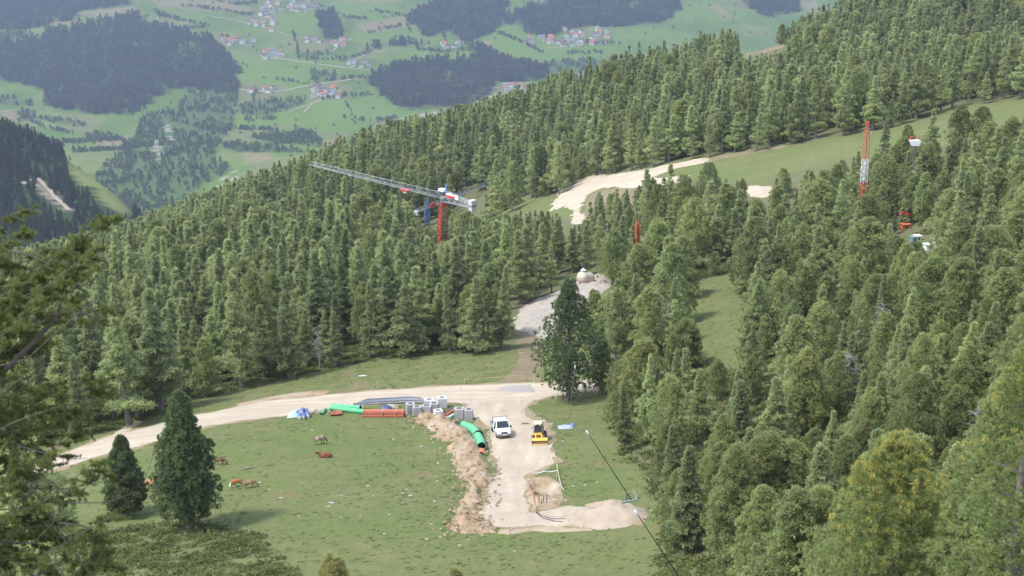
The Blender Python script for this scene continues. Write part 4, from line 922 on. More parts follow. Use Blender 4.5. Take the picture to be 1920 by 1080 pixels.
# white flatbed van
van = settle('flatbed_van', 939, 815, math.pi + .2, .08, label='white flatbed van with dark windscreen parked on the gravel yard', cat='van'); van.scale = (.8, .8, .8)
MB().prism([(2.62, .42, .88), (2.68, .72, .92), (2.6, .98, .93), (2.42, 1.14, .92), (1.95, 1.32, .92), (1.02, 2.12, .78), (.75, 2.2, .76), (-.25, 2.24, .76), (-.42, 2.12, .8), (-.45, 1.3, .96), (-.45, .42, .96), (1.2, .38, .98)], 0).build('body', M['white'], van, bevel=.05)
ws = MB().add([(-.84, 1.93, 1.36), (.84, 1.93, 1.36), (.71, 1.1, 2.07), (-.71, 1.1, 2.07)], [(0, 1, 2, 3)]); ws.v = [(x, y + .028, z + .028) for x, y, z in ws.v]; ws.build('windscreen', M['glass'], van)
for s in (-1, 1):
    MB().add([(s * .955, 1.55, 1.36), (s * .965, .35, 1.36), (s * .83, .35, 2.02), (s * .83, .95, 2.02)], [(0, 1, 2, 3)]).build('side_window', M['glass'], van)
    MB().box((s * .72, 2.52, .98), (.34, .2, .18), s * -.35).build('headlight', M['lens'], van, bevel=.04)
    mr = MB().box((s * 1.13, 1.62, 1.4), (.2, .14, .34)).build('side_mirror', M['black'], van, bevel=.04)
    MB().box((s * 1.0, -1.75, 1.0), (.04, 2.5, .42)).build('dropside', M['lgrey'], van)
    MB().box((s * .99, .9, .62), (.03, 1.9, .16)).build('side_trim', M['dgrey'], van)
MB().box((0, 2.66, .55), (1.84, .14, .34)).box((0, 2.6, .4), (1.7, .2, .12)).build('bumper', M['dgrey'], van, bevel=.05)
gr = MB().box((0, 2.665, .86), (.82, .08, .22)); gr.build('grille', M['black'], van, bevel=.03)
MB().box((0, 2.735, .6), (.5, .02, .11)).build('number_plate', M['white'], van)
MB().box((0, -1.75, .78), (2.0, 2.55, .1)).build('load_bed', M['dgrey'], van)
MB().box((0, -3.02, 1.0), (1.96, .04, .42)).build('tailboard', M['lgrey'], van)
hb_ = MB()
for x in (-.95, .95): hb_.box((x, -.55, 1.55), (.06, .06, 1.6))
hb_.box((0, -.55, 2.33), (1.96, .06, .06)); hb_.box((0, -.55, 1.5), (1.9, .03, .5)); hb_.build('headboard', M['dgrey'], van)
MB().box((0, -.9, .55), (.8, 4.2, .16)).build('chassis', M['black'], van)
for x in (-.86, .86):
    for y in (1.75, -1.75): wheel(van, x, y, .36, .24)
MB().box((.18, 2.25, 1.245), (.5, .03, .02)).box((-.3, 2.25, 1.245), (.3, .03, .02)).build('wiper', M['black'], van)

# compact wheel loader
ld = settle('wheel_loader', 1011, 828, math.pi - .12, .08, label='small yellow wheel loader with its bucket lowered beside the grass edge', cat='loader'); ld.scale = (.84, .84, .84)
MB().prism([(.35, .45, .5), (.35, 1.05, .5), (-.4, 1.1, .52), (-1.5, 1.25, .5), (-1.95, 1.15, .46), (-2.0, .6, .46), (-1.2, .45, .5)], 0).build('body', M['yellow'], ld, bevel=.05)
MB().box((.1, .45, 1.02), (1.1, .5, .3)).build('front_panel', M['yellow'], ld, bevel=.04)
cb = MB()
for x, y in ((-.5, .42), (.5, .42), (-.5, -.75), (.5, -.75)): cb.box((x, y, 1.72), (.07, .07, 1.2))
cb.box((0, .42, 1.16), (1.0, .06, .06)).build('cab_frame', M['dgrey'], ld)
MB().prism([(.62, 2.3, .5), (.55, 2.42, .5), (-.8, 2.42, .5), (-.85, 2.3, .54), (.5, 2.28, .58)], 0).build('cab_roof', M['cream'], ld, bevel=.05)
MB().box((0, .43, 1.75), (.92, .02, 1.08)).build('windscreen', M['glass'], ld)
MB().box((-.5, -.17, 1.7), (.02, 1.1, 1.1)).box((.5, -.17, 1.7), (.02, 1.1, 1.1)).box((0, -.76, 1.75), (.92, .02, 1.0)).build('cab_glass', M['glass'], ld)
for s in (-1, 1):
    MB().box((s * .72, .5, 1.85), (.05, .12, .3)).build('mirror', M['black'], ld)
    MB().tube([(s * .38, .3, 1.0), (s * .38 - .1, .95, .95), (s * .4 - .2, 1.5, .4)], [.08, .08, .06], 6).build('lift_arm', M['yellow'], ld)
    MB().box((s * .32, .62, 2.22), (.14, .08, .1)).build('work_light', M['lens'], ld)
for x in (-.68, .68):
    for y in (.7, -1.25): wheel(ld, x, y, .48, .34, rim='yellow')
bk = MB(); prof = [(1.3, .78), (1.9, .74), (2.02, .62), (2.02, .56), (1.46, .62), (1.36, .42), (1.46, .22), (1.95, .06), (1.95, .01), (1.4, .05), (1.2, .3), (1.18, .6)]
bk.prism([(y, z, 1.0) for y, z in prof], 0); bk.v = [(x - .28, y, z) for x, y, z in bk.v]; bucket = bk.build('bucket', M['yellow'], ld, bevel=.012)
MB().box((-.28, 1.66, .33), (1.9, .05, .46), M4=Matrix.Rotation(R(24), 4, 'X')).build('cutting_plate', M['steel'], bucket)
for s in (-1, 1): MB().add([(s * .99 - .28, y, z) for y, z in prof[:3] + [(1.95, .06), (1.4, .05), (1.2, .3), (1.18, .6)]], [tuple(range(7))]).build('bucket_side', M['yellow'], bucket)

# cattle
def cow(px, py, ang, label, cmat, scale=1.0, lying=False, face=False, horns=True):
    dz = -.72 if lying else 0
    j = [(0, -.82, 1.16), (0, -.25, 1.08), (0, .32, 1.1), (0, .66, 1.12)]; r = [.27, .37, .36, .25]
    e = [(0, 1), (1, 2), (2, 3)]
    def ch(a, pts):
        for p, q in pts: j.append(p); r.append(q); e.append((a, len(j) - 1)); a = len(j) - 1
        return a
    if lying: hd = ch(3, [((.0, .95, 1.3), .17), ((.05, 1.22, 1.42), .14), ((.08, 1.5, 1.3), .09)])
    else: hd = ch(3, [((0, .98, .82), .17), ((.02, 1.18, .5), .14), ((.03, 1.32, .2), .085)])
    for s in (-1, 1):
        if lying:
            ch(2, [((s * .3, .5, .86), .13), ((s * .36, .75, .8), .07), ((s * .33, .45, .78), .055)]); ch(0, [((s * .34, -.6, .9), .17), ((s * .42, -.25, .82), .09), ((s * .4, -.6, .78), .06)])
        else:
            f = s * .1
            ch(2, [((s * .2, .44, .82), .14), ((s * .19, .47 + f, .44), .07), ((s * .19, .45 + f, .22), .055), ((s * .19, .48 + f, .04), .065)])
            ch(0, [((s * .21, -.72, .9), .19), ((s * .21, -.6 - f, .68), .12), ((s * .2, -.86 - f, .45), .07), ((s * .2, -.8 - f, .2), .055), ((s * .2, -.77 - f, .04), .065)])
        ch(hd - 1, [((s * .2, j[hd - 1][1] - .06, j[hd - 1][2] + .08), .045)])
    ch(0, [((0, -1.06, 1.12), .045), ((.03, -1.12, .8), .03), ((.04, -1.1, .5), .05)])
    me = bpy.data.meshes.new('cow'); me.from_pydata([(x, y, z + dz) for x, y, z in j], e, [])
    o = bpy.data.objects.new('cow', me); C.objects.link(o); o.modifiers.new('skin', 'SKIN'); sb = o.modifiers.new('sub', 'SUBSURF'); sb.levels = sb.render_levels = 2
    for k, q in enumerate(r): me.skin_vertices[0].data[k].radius = (q, q * (1.12 if k < 4 else 1))
    me.skin_vertices[0].data[0].use_root = True
    dg = bpy.context.evaluated_depsgraph_get(); me2 = bpy.data.meshes.new_from_object(o.evaluated_get(dg)); o.modifiers.clear(); o.data = me2
    co_ = np.empty(len(me2.vertices) * 3, np.float32); me2.vertices.foreach_get('co', co_); co_ = co_.reshape(-1, 3)
    at = me2.attributes.new('headpart', 'FLOAT', 'POINT'); at.data.foreach_set('value', ((co_[:, 1] > 1.0) | ((co_[:, 2] < .3) & (not lying))).astype(np.float32) * (1 if face else 0))
    me2.materials.append(cmat); me2.polygons.foreach_set('use_smooth', np.ones(len(me2.polygons), bool))
    p = on(px, py); o.location = p; o.scale = (scale,) * 3; o.rotation_euler = slope_rot(p, math.atan2(-math.cos(ang), math.sin(ang)) + math.pi / 2 - math.pi / 2 if False else ang - math.pi / 2)
    tag(o, label=label, cat='cow')
    if horns:
        h = MB(); hp = j[hd - 1]
        for s in (-1, 1): h.tube([(s * .08, hp[1] - .1, hp[2] + dz + .1), (s * .2, hp[1] - .1, hp[2] + dz + .2), (s * .22, hp[1] - .02, hp[2] + dz + .3)], [.025, .02, .008], 6)
        h.build('horns', M['wood'], o, True)
    return o
CB = coat('brown_white_coat', (.36, .13, .045), (.33, .12, .04), .6, face=(.75, .72, .68)); CD = coat('dark_brown_coat', (.12, .065, .035), (.2, .11, .06), .55)
CG = coat('grey_fawn_coat', (.36, .29, .21), (.16, .12, .09), .5, 1.6); CR = coat('red_brown_coat', (.2, .075, .035), (.12, .05, .03), .5); CF = coat('light_fawn_coat', (.5, .27, .14), (.45, .22, .1), .55); CM = coat('mottled_brown_coat', (.2, .12, .06), (.34, .26, .18), .55)
cow(444, 912, R(205), 'brown cow with a white face grazing on the meadow', CB, .56, face=True)
cow(470, 914, R(8), 'mottled brown cow with paler hindquarters grazing beside the white faced cow', CM, .58)
cow(600, 833, R(35), 'pale grey fawn cow grazing uphill alone on the meadow', CG, .68)
cow(609, 856, R(176), 'reddish brown cow lying down in the grass', CR, .72, lying=True)
cow(414, 872, R(-20), 'dark brown cow grazing close to the columnar pine', CD, .62)
cow(290, 922, R(188), 'light fawn cow partly hidden between the two meadow pines', CF, .95)

# dumped building material beside the road
def shaft(px, py, w_, d_, h_, rz, mat, label, holes=1):
    p = on(px, py); r = empty('concrete_shaft', p, rz, label=label, cat='concrete block', group='concrete shaft elements stacked by the road')
    mb = MB(); z0 = -.15; a, b = w_ / 2, d_ / 2
    def ringp(x, y, z): return [(-x, -y, z), (x, -y, z), (x, y, z), (-x, y, z)]
    hx, hy = a * .42, b * .42
    mb.add(ringp(a, b, z0) + ringp(a, b, h_) + ringp(hx, hy, h_) + ringp(hx, hy, h_ - .7), [(i, (i + 1) % 4, 4 + (i + 1) % 4, 4 + i) for i in range(4)] + [(4 + i, 4 + (i + 1) % 4, 8 + (i + 1) % 4, 8 + i) for i in range(4)] + [(8 + i, 8 + (i + 1) % 4, 12 + (i + 1) % 4, 12 + i) for i in range(4)] + [(12, 13, 14, 15)])
    mb.build('wall', mat, r, bevel=.02)
    rim_ = MB(); t = .05
    for x, y, dx, dy in ((0, -hy - t / 2, 2 * hx + 2 * t, t), (0, hy + t / 2, 2 * hx + 2 * t, t), (-hx - t / 2, 0, t, 2 * hy), (hx + t / 2, 0, t, 2 * hy)): rim_.box((x, y, h_ + .015), (dx, dy, .03))
    rim_.build('opening_rim', M['dgrey'], r)
    return r
shaft(770, 775, 1.0, 1.0, 1.25, .25, M['concrete'], 'grey concrete shaft with a square hole in its top, leftmost of the stack')
shaft(782, 779, .95, .9, 1.15, .2, M['concrete'], 'grey concrete shaft second from the left, set forward of its neighbour')
shaft(800, 777, 1.15, .95, 1.15, -.1, M['concrete'], 'broad grey concrete shaft in the middle of the front row')
shaft(814, 772, 1.1, 1.0, 1.1, -.1, M['concrete'], 'grey concrete shaft behind the white one, right end of the long row')
shaft(829, 764, 1.15, 1.0, 1.25, .15, M['lconc'], 'pale concrete shaft standing farthest back near the road')
shaft(805, 764, 1.1, 1.0, 1.0, .1, M['lconc'], 'pale concrete shaft behind the middle of the row')
shaft(822, 783, .95, 1.0, 1.0, .35, M['lconc'], 'whitish concrete shaft with a rounded look beside the orange pipes')
shaft(861, 784, 1.1, 1.0, 1.3, -.06, M['concrete'], 'grey concrete shaft, left one of the pair standing apart at the yard')
shaft(879, 785, 1.0, 1.0, 1.28, -.06, M['concrete'], 'grey concrete shaft, right one of the pair standing apart at the yard')

def pipeline(name, pxs, r, mat, label, lifts=None, hollow=.88, n=16, cat='pipe', group=None):
    pts = [on(*q) + Vector((0, 0, (r if lifts is None else lifts[i]))) for i, q in enumerate(pxs)]
    rt = empty(name, pts[0], 0, label=label, cat=cat, group=group)
    rel(MB().tube(pts, r, n, inner=hollow), 'wall', mat, rt, smooth=True); return rt, pts
# bundle of red brown pipes lying level along the slope
def bundle(p0, p1, r, rows, label, straps, name='pipe_bundle', mat='rpipe'):
    a, b = on(*p0), on(*p1); rt = empty(name, (a + b) / 2, 0, label=label, cat='pipe bundle'); d = (b - a).normalized(); s = Vector((0, 0, 1)).cross(d).normalized(); u = d.cross(s)
    for k, cnt in enumerate(rows):
        for i in range(cnt):
            o_ = s * ((i - (cnt - 1) / 2) * 2.04 * r) + u * (r + k * 1.76 * r + .06); j = d * random.uniform(-.06, .06)
            rel(MB().tube([a + o_ + j, b + o_ + j], r, 10, inner=.85), 'pipe', M[mat], rt, smooth=True)
    for f in straps:
        c = a.lerp(b, f); hw = rows[0] * r * 1.05; hh = (len(rows) * 1.76 + .5) * r
        st = MB()
        for q in ((s * hw, u * hh), (s * -hw, u * hh)): st.tube([c + q[0] + u * .02, c + q[0] + q[1]], .05, 4)
        st.tube([c - s * hw + u * hh, c + s * hw + u * hh], .05, 4); rel(st, 'strap', M['wood'], rt)
bundle((682, 781), (759, 781), .085, [6, 6, 5, 5, 4], 'long strapped bundle of red brown pipes in front of the blue coil', (.48, .8))
def lay(name, p0, p1, r, mat, label, cat, group=None, hollow=.86, n=14, inn=None):
    a, b = on(*p0), on(*p1); a.z += r * .95; b.z += r * .95; rt = empty(name, a, 0, label=label, cat=cat, group=group)
    rel(MB().tube([a, b], r, n, inner=hollow), 'wall', M[mat], rt, smooth=True)
    d = (b - a).normalized()
    ib = MB(); ib.tube([a + d * .06, b - d * .06], r * hollow * .97, n, False); rel(ib, 'lining', M['black'], rt, smooth=True)  # open black tube just inside the wall, whatever the pipe colour
    return rt
for k, (a, b) in enumerate([((621, 780), (629, 769)), ((626, 780), (633, 769)), ((631, 780), (634, 770)), ((636, 779), (636, 769)), ((641, 778), (638, 769))]):
    lay('short_pipe', a, b, .12, 'rpipe', 'short faded red pipe in the fan of pipes below the long green pipe', 'pipe', 'short red pipes in a fan')
lay('green_pipe', (620, 768), (683, 776), .3, 'green', 'long bright green pipe lying between the road and the red bundle', 'pipe')
lay('green_pipe', (624, 764), (676, 768), .28, 'green', 'long green pipe lying just behind the other long green pipe', 'pipe')
lay('green_pipe', (603, 777), (610, 768), .17, 'green', 'short green pipe lying alone on the grass left of the long pipes', 'pipe')
lay('green_pipe', (577, 776), (571, 768), .16, 'green', 'short green pipe beside the blue wrapped rolls', 'pipe')
lay('grey_pipe', (584, 776), (594, 768), .06, 'dgrey', 'thin grey pipe lying on the grass beside the lone green pipe', 'pipe')
for k, (dy, r, lab) in enumerate([(0, .13, 'front'), (-3, .13, 'second'), (-5.5, .13, 'third'), (-8, .12, 'rearmost')]):
    pts = [on(x, y + dy) + Vector((0, 0, .12 + .05 * (k % 2))) for x, y in ((655 + 8 * k, 763), (690, 759), (730, 757), (765, 755), (800 - 4 * k, 757))]
    rt = empty('plastic_pipe', pts[0], 0, label=f'long dark grey bent pipe along the road, {lab} of the four', cat='pipe', group='dark grey pipes along the road')
    rel(MB().tube(pts, r, 10, inner=.85), 'wall', M['pipegrey'], rt, smooth=True)
p = on(725, 766); rt = empty('hose_coil', p, 0, label='coil of blue hose lying behind the red pipe bundle', cat='hose coil'); rt.rotation_euler = slope_rot(p, 0)
for k in range(3): MB().tube([(math.cos(a) * (.55 - .05 * k), math.sin(a) * (.55 - .05 * k), .07 + .11 * k) for a in [i * 2 * math.pi / 28 for i in range(29)]], .06, 6, False).build('loop', M['bluewrap'], rt, True)
# wrapped rolls and tarp heap
for k, (x, y, r, lab, lf) in enumerate([(561, 786, .26, 'leftmost in the bottom row', 0), (568, 785, .24, 'middle of the bottom row', 0), (577, 783, .26, 'rightmost in the bottom row', 0), (565, 783, .28, 'topmost of the heap', .42), (556, 780, .24, 'left rear of the heap', 0), (573, 780, .24, 'right rear of the heap', .2)]):
    a = on(x, y); a.z += r + lf; b = a + Vector((random.uniform(-.25, .25), 1.1, -.05)); rt = empty('wrapped_roll', a, 0, label='blue wrapped roll with a white end, ' + lab, cat='roll', group='blue wrapped rolls on the grass')
    rel(MB().tube([a, b], r, 14), 'wrap', M['bluewrap'], rt, smooth=True)
    rel(MB().tube([a - Vector((0, .03, 0)), a + Vector((0, .02, 0))], r * .86, 14), 'end_face', M['white'], rt); rel(MB().tube([a - Vector((0, .045, 0)), a], r * .3, 10), 'core', M['dgrey'], rt)
M['greyblue'] = paint('grey_blue_sheet', (.3, .37, .46), .6, dirt=(.45, .42, .38))
def crumple(name, px, py, sx, sy, sz_, mat, seed, **t):
    n_ = 26; rng = np.random.default_rng(seed); U, V_ = np.meshgrid(np.linspace(-1, 1, n_), np.linspace(-1, 1, n_)); q = np.hypot(U, V_); k = .16 * fbm(U * 2.2 + seed, V_ * 2.2, seed)
    Z = sz_ * (np.clip(1 - q ** 2 + k * 2, 0, 1) ** .6) * (.75 + 1.2 * fbm(U * 2.6 + 7 * seed, V_ * 2.6, seed + 3)); X = U * sx * (1 + k); Y = V_ * sy * (1 + k)
    p = on(px, py); Z = Z + gz(X + p.x, Y + p.y) - p.z + .03
    o = npmesh(name, np.stack([X, Y, Z], -1).reshape(-1, 3), gridfaces(n_, n_), mat, smooth=True); o.location = p; return tag(o, **t)
crumple('tarp', 552, 778, .75, 1.3, .75, M['tarp'], 3, label='crumpled pale green and white tarpaulin heap left of the blue rolls', cat='tarpaulin')
crumple('tarp', 1060, 801, .8, .8, .3, M['greyblue'], 5, label='blue grey crumpled tarpaulin lying at the foot of the upper thin lance', cat='tarpaulin')
crumple('tarp', 1073, 797, .3, .4, .25, M['bluewrap'], 6, label='small bright blue sheet right of the blue grey tarpaulin', cat='tarpaulin')
crumple('gravel_pile', 735, 762, .8, .8, .35, M['soil'], 8, label='small earth pile behind the blue hose coil', cat='earth pile')
# orange and white pipes in the gap between the shafts
for k, (a, b, mt, lb) in enumerate([((833, 783), (851, 771), 'rpipe', 'orange red pipe, lower one of the three leaning between the concrete shafts'), ((834, 779), (853, 768), 'orange', 'orange red pipe, middle one of the three leaning between the concrete shafts'), ((834, 775), (850, 766), 'dgrey', 'black pipe lying above the orange pipes between the concrete shafts'), ((836, 785), (853, 777), 'white', 'white pipe lying in front of the orange pipes by the shafts')]):
    lay('drain_pipe', a, b, .11, mt, lb, 'pipe')
lay('green_pipe', (843, 785), (849, 780), .09, 'green', 'tiny green pipe end in front of the orange pipes by the shafts', 'pipe')
# the big green pipe string
BG = [(869, 804), (880, 808), (889, 815), (897, 823)]
pts = [on(*q) + Vector((0, 0, .5)) for q in BG]; rt = empty('large_green_pipe', pts[0], 0, label='wide green pipe, upper length of the two lying at the yard edge', cat='pipe')
rel(MB().tube(pts, .47, 22, inner=.9), 'wall', M['green'], rt, smooth=True); d = (pts[-1] - pts[-2]).normalized(); rel(MB().tube([pts[-1] - d * .12, pts[-1] + d * .22], .5, 22, inner=.88), 'coupling', M['black'], rt, smooth=True); rel(MB().tube(pts, .41, 18, False), 'lining', M['black'], rt)  # the last tube blackens the inside of the pipe
pts = [on(*q) + Vector((0, 0, .5)) for q in [(896, 826), (901, 836), (903, 846)]]; rt = empty('large_green_pipe', pts[0], 0, label='wide green pipe, lower length with its open black mouth facing downhill', cat='pipe')
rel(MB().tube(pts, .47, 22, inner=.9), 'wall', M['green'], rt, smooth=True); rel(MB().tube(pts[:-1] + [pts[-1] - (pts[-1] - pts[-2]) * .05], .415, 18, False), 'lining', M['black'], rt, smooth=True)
pts = [on(904, 850) + Vector((0, 0, .18)), on(904, 854) + Vector((0, 0, .05))]; rt = empty('pipe_ring', pts[0], 0, label='orange red ring lying under the mouth of the wide green pipe', cat='ring'); rel(MB().tube(pts, .36, 20, inner=.86), 'ring', M['orange'], rt, smooth=True)
lay('green_pipe', (864, 804), (873, 808), .2, 'green', 'short green pipe stub at the upper end of the wide green pipe', 'pipe')
lay('large_black_pipe', (854, 797), (878, 803), .3, 'black', 'black pipe lying at the upper end of the wide green pipes', 'pipe')
p = on(846, 796); rt = empty('manhole_ring', p, 0, label='flat pale grey disc lying beside the black pipe', cat='manhole ring'); rt.rotation_euler = slope_rot(p, 0)
MB().lathe([(.25, .05), (.5, .05), (.52, .12), (.5, .2), (.25, .2)], 24).build('disc', M['lconc'], rt, True)
rt = settle('wooden_pallet', 984, 796, .1, .1, label='small pale pallet lying on the yard between van and loader', cat='pallet')
q = MB()
for k in range(5): q.box((0, -.36 + k * .18, .13), (.8, .12, .025))
q.build('deck', M['wood'], rt); q = MB(); [q.box((x, 0, .06), (.09, .8, .09)) for x in (-.35, 0, .35)]; q.build('bearers', M['wood'], rt)

# snow lances
def lance(base, head, r, label, dY=0, headr=.085, brace=False, mat='black'):
    b = on(*base); h = Vector(P(head[0], head[1], b.y + dY)); rt = empty('snow_lance', b, 0, label=label, cat='snow lance')
    d = (h - b).normalized(); rel(MB().tube([b - d * .6, b.lerp(h, .3), b.lerp(h, .6), h], [r * 1.25, r * 1.2, r, r * .8], 8), 'pole', M[mat], rt, smooth=True)
    M4 = Matrix.Translation(h) @ d.to_track_quat('Z', 'Y').to_matrix().to_4x4()
    rel(MB().lathe([(r * .9, -.1), (headr, 0), (headr, .22), (headr * .7, .3), (.03, .34)], 12, M4), 'nozzle_head', M['white'], rt, smooth=True)
    if brace:
        c = b.lerp(h, .12); rel(MB().tube([(c.x, c.y, gza(c.x, c.y) - .5), (c.x, c.y, c.z)], .09, 8), 'stand_post', M['dgrey'], rt, smooth=True)
    return rt, b
_, lb = lance((1184, 936), (1103, 813), .036, 'leaning black snow lance with a white head above the gravel heap', brace=True)
lance((1290, 1110), (1195, 964), .036, 'leaning black snow lance with a white head cut by the bottom edge')
lance((1065, 797), (1078, 690), .025, 'thin grey upright lance at the crumpled blue tarpaulin', mat='dgrey', headr=.06)
lance((268, 905), (308, 799), .045, 'thin grey lance leaning in front of the road between the meadow pines', mat='dgrey', headr=.06)
q = MB(); pts = [lb + Vector((.15, 0, .9)), lb + Vector((.45, -.1, .5)), lb + Vector((.4, -.3, .05)), lb + Vector((-.2, -.5, .06)), lb + Vector((-.9, -.7, .05))]; pts = [pts[0], pts[0].lerp(pts[1], .6), pts[1], pts[2], pts[3], pts[4]]
for p in pts[3:]: p.z = gza(p.x, p.y) + .1
q.tube(pts, .05, 8); rt = empty('water_hose', lb, 0, label='grey blue hose hanging from the snow lance above the gravel heap', cat='hose'); rel(q, 'hose', M['greyblue'], rt, smooth=True)
crumple('tarp', 1172, 946, .55, .4, .12, M['greyblue'], 9, label='flat light blue sheet under the hose beside the gravel heap', cat='tarpaulin')

# stakes, tapes and cables
def stake(px, py, h, label, r=.045, lean=0):
    p = on(px, py); o = MB().tube([(0, 0, -.3), (lean, 0, h)], r, 6).build('wooden_stake', M['wood'], None); o.location = p; return tag(o, label=label, cat='stake', group='wooden stakes along the road')
for x, y, h, lb_ in [(667, 732, .9, 'pale wooden stake, leftmost of the four upright ones above the road'), (671.5, 731, .85, 'pale wooden stake, second from the left above the road'), (686, 730, .9, 'pale wooden stake, third from the left above the road'), (709, 728, .95, 'pale wooden stake, rightmost of the four upright ones above the road'), (839, 706, .7, 'small stake in the grass strip above the road'), (871, 721, .8, 'stake at the left end of the low rail by the bare earth'), (905, 707, .7, 'stake in the grass behind the low rail'), (944, 700, .7, 'stake at the grass corner beside the bare earth'), (984, 712, .95, 'stake at the right end of the low rail by the bare earth'), (971, 688, .7, 'stake at the top of the grass strip beside the bare earth'), (995, 905, .8, 'stake at the upper left corner of the pit'), (1044, 898, .8, 'stake at the upper right corner of the pit'), (1005, 962, .8, 'stake at the lower corner of the pit')]:
    stake(x, y, h, lb_)
def rope(name, pxs, h, r, mat, label, cat, sag=.12):
    pts = []; W = [on(*q) for q in pxs]
    for a, b in zip(W, W[1:]):
        for k in range(6): f = k / 6; c = a.lerp(b, f); pts.append(Vector((c.x, c.y, gza(c.x, c.y) + h - sag * 4 * f * (1 - f))))
    pts.append(W[-1] + Vector((0, 0, h))); o = MB(); o.tube([p - W[0] for p in pts], r, 5); q = o.build(name, M[mat], None, True); q.location = W[0]; return tag(q, label=label, cat=cat)
rope('wooden_rail', [(871, 721), (905, 717), (944, 714), (984, 711)], .6, .03, 'wood', 'low wooden rail between stakes beside the bare earth', 'rail', .03)
rope('wooden_rail', [(905, 707), (944, 700), (971, 688)], .5, .03, 'wood', 'thin rail climbing along the corner of the grass strip', 'rail', .05)
rope('barrier_tape', [(998, 900), (1020, 897), (1044, 895)], .7, .035, 'white', 'white barrier tape stretched along the upper edge of the pit', 'tape')
rope('barrier_rope', [(1044, 880), (1050, 912), (1057, 927)], .5, .035, 'rope', 'pale rope along the right edge of the pit', 'rope')
rope('barrier_rope', [(987, 905), (998, 932), (1005, 962)], .5, .03, 'orange', 'reddish rope along the left edge of the pit', 'rope')
rope('black_cable', [(1003, 958), (1015, 967), (1035, 973), (1060, 972)], .08, .05, 'black', 'black cable lying on the gravel below the pit, rear one', 'cable', 0)
rope('black_cable', [(1003, 960), (1018, 972), (1040, 977), (1055, 978)], .08, .05, 'black', 'black cable lying on the gravel below the pit, front one', 'cable', 0)
rope('thin_cable', [(1022, 968), (1050, 969), (1080, 962), (1092, 961)], .08, .03, 'dgrey', 'thin cable running from the pit to the gravel heap', 'cable', 0)
pb = on(1016, 945); rt = empty('pit_pipes', pb, 0, label='small cluster of dark upright pipe ends in the pit', cat='pipe ends')
for k, (x, y, h) in enumerate([(-.3, 0, 1.0), (.1, .2, .8), (.4, -.1, 1.1), (-.1, -.3, .7)]): MB().tube([(x, y, -.5), (x + .05, y, h)], .05, 8).build('pipe', M['dgrey' if k else 'rpipe'], rt)
o = MB().lathe([(.1, 0), (.16, .1), (.15, .4), (.08, .46)], 10).build('marker_cap', M['yellow'], None, True); o.location = on(1022, 924); tag(o, label='small yellow marker cap in the middle of the pit', cat='marker')
p = on(980, 664); q = MB().tube([(-.55, .2, .2), (0, 0, .05)], .05, 5).tube([(0, 0, .05), (.7, .2, .25)], .05, 5); o = q.build('pale_boards', M['wood'], None); o.location = p; tag(o, label='two pale boards lying in a V on the bare earth', cat='boards')
# driftwood and stones on the meadow
p = on(467, 879); o = MB().tube([(-.55, -.2, .06), (-.2, 0, .12), (.1, .05, .1), (.5, .4, .14)], [.07, .1, .08, .04], 7).tube([(.1, .05, .1), (.35, -.02, .2)], [.05, .02], 6).build('driftwood', M['dead'], None, True); o.location = p; tag(o, label='bleached crooked piece of dead wood on the grass above the grazing cows', cat='dead wood')
p = on(680, 706); o = MB().tube([(-.5, 0, .08), (0, 0, .14), (.5, .1, .1)], [.1, .13, .1], 7).build('felled_log', M['lconc'], None, True); o.location = p; tag(o, label='pale log lying in the grass strip above the road', cat='log')
st = []
for s in range(4):
    rng = np.random.default_rng(50 + s); bm = bmesh.new(); bmesh.ops.create_icosphere(bm, subdivisions=2, radius=1)
    for v_ in bm.verts: v_.co *= 1 + .35 * (vnoise(np.array([v_.co.x * 1.5 + 9 * s]), np.array([v_.co.y * 1.5 + v_.co.z * 2.1]), s)[0] - .5); v_.co.z *= .5
    me = bpy.data.meshes.new('meadow_stone'); bm.to_mesh(me); bm.free(); me.materials.append(M['stone']); st.append(bpy.data.objects.new('meadow_stone', me))
stl = [(527, 934, .22), (621, 943, .28), (616, 950, .2), (467, 997, .3), (486, 1015, .18), (690, 911, .2), (640, 972, .15), (600, 925, .14), (755, 925, .2), (770, 930, .22), (762, 918, .16), (700, 930, .12), (815, 940, .16), (790, 838, .25), (738, 824, .2), (585, 807, .2), (487, 905, .2), (505, 918, .12), (676, 968, .14), (720, 1000, .18), (640, 930, .13), (730, 965, .15), (1060, 938, .2), (1098, 910, .2), (1120, 905, .14), (965, 1035, .13), (800, 1010, .16), (560, 968, .12), (1075, 912, .16), (1020, 790, .3), (1012, 784, .2), (1035, 795, .2)]
for x, y, s in stl:
    o = random.choice(st).copy(); C.objects.link(o); o.location = on(x, y) + Vector((0, 0, s * .15)); s *= .75; o.scale = (s * 1.35, s * random.uniform(.6, .9), s * .5); o.rotation_euler = (0, 0, random.uniform(-.5, .5)); o.name = 'meadow_stone'
    tag(o, label='pale flat stone lying loose in the grass of the meadow', cat='stone', group='pale stones scattered on the meadow')

cl = [q.copy() for q in st]
for q in cl:
    q.data = q.data.copy(); q.data.materials.clear(); q.data.materials.append(M['soil'])
X = RNG.uniform(-13, 4, 9000); Y = RNG.uniform(95, 160, 9000); d_ = segdist(SP, X, Y, False); k_ = (d_ < 5) & (RNG.random(9000) < np.exp(-((d_ - 1.6) / 1.5) ** 2) * .3); X, Y, d_ = X[k_], Y[k_], d_[k_]
Z = gz(X, Y) + np.clip(.5 * (1 - (d_ / 2.9) ** 2), 0, 1); mass('earth_clods', [(X[i], Y[i], Z[i], RNG.uniform(0, 6.28), s, s * 1.5, RNG.integers(4)) for i in range(len(X)) for s in [.04 + .14 * RNG.random() ** 2.5]], cl)

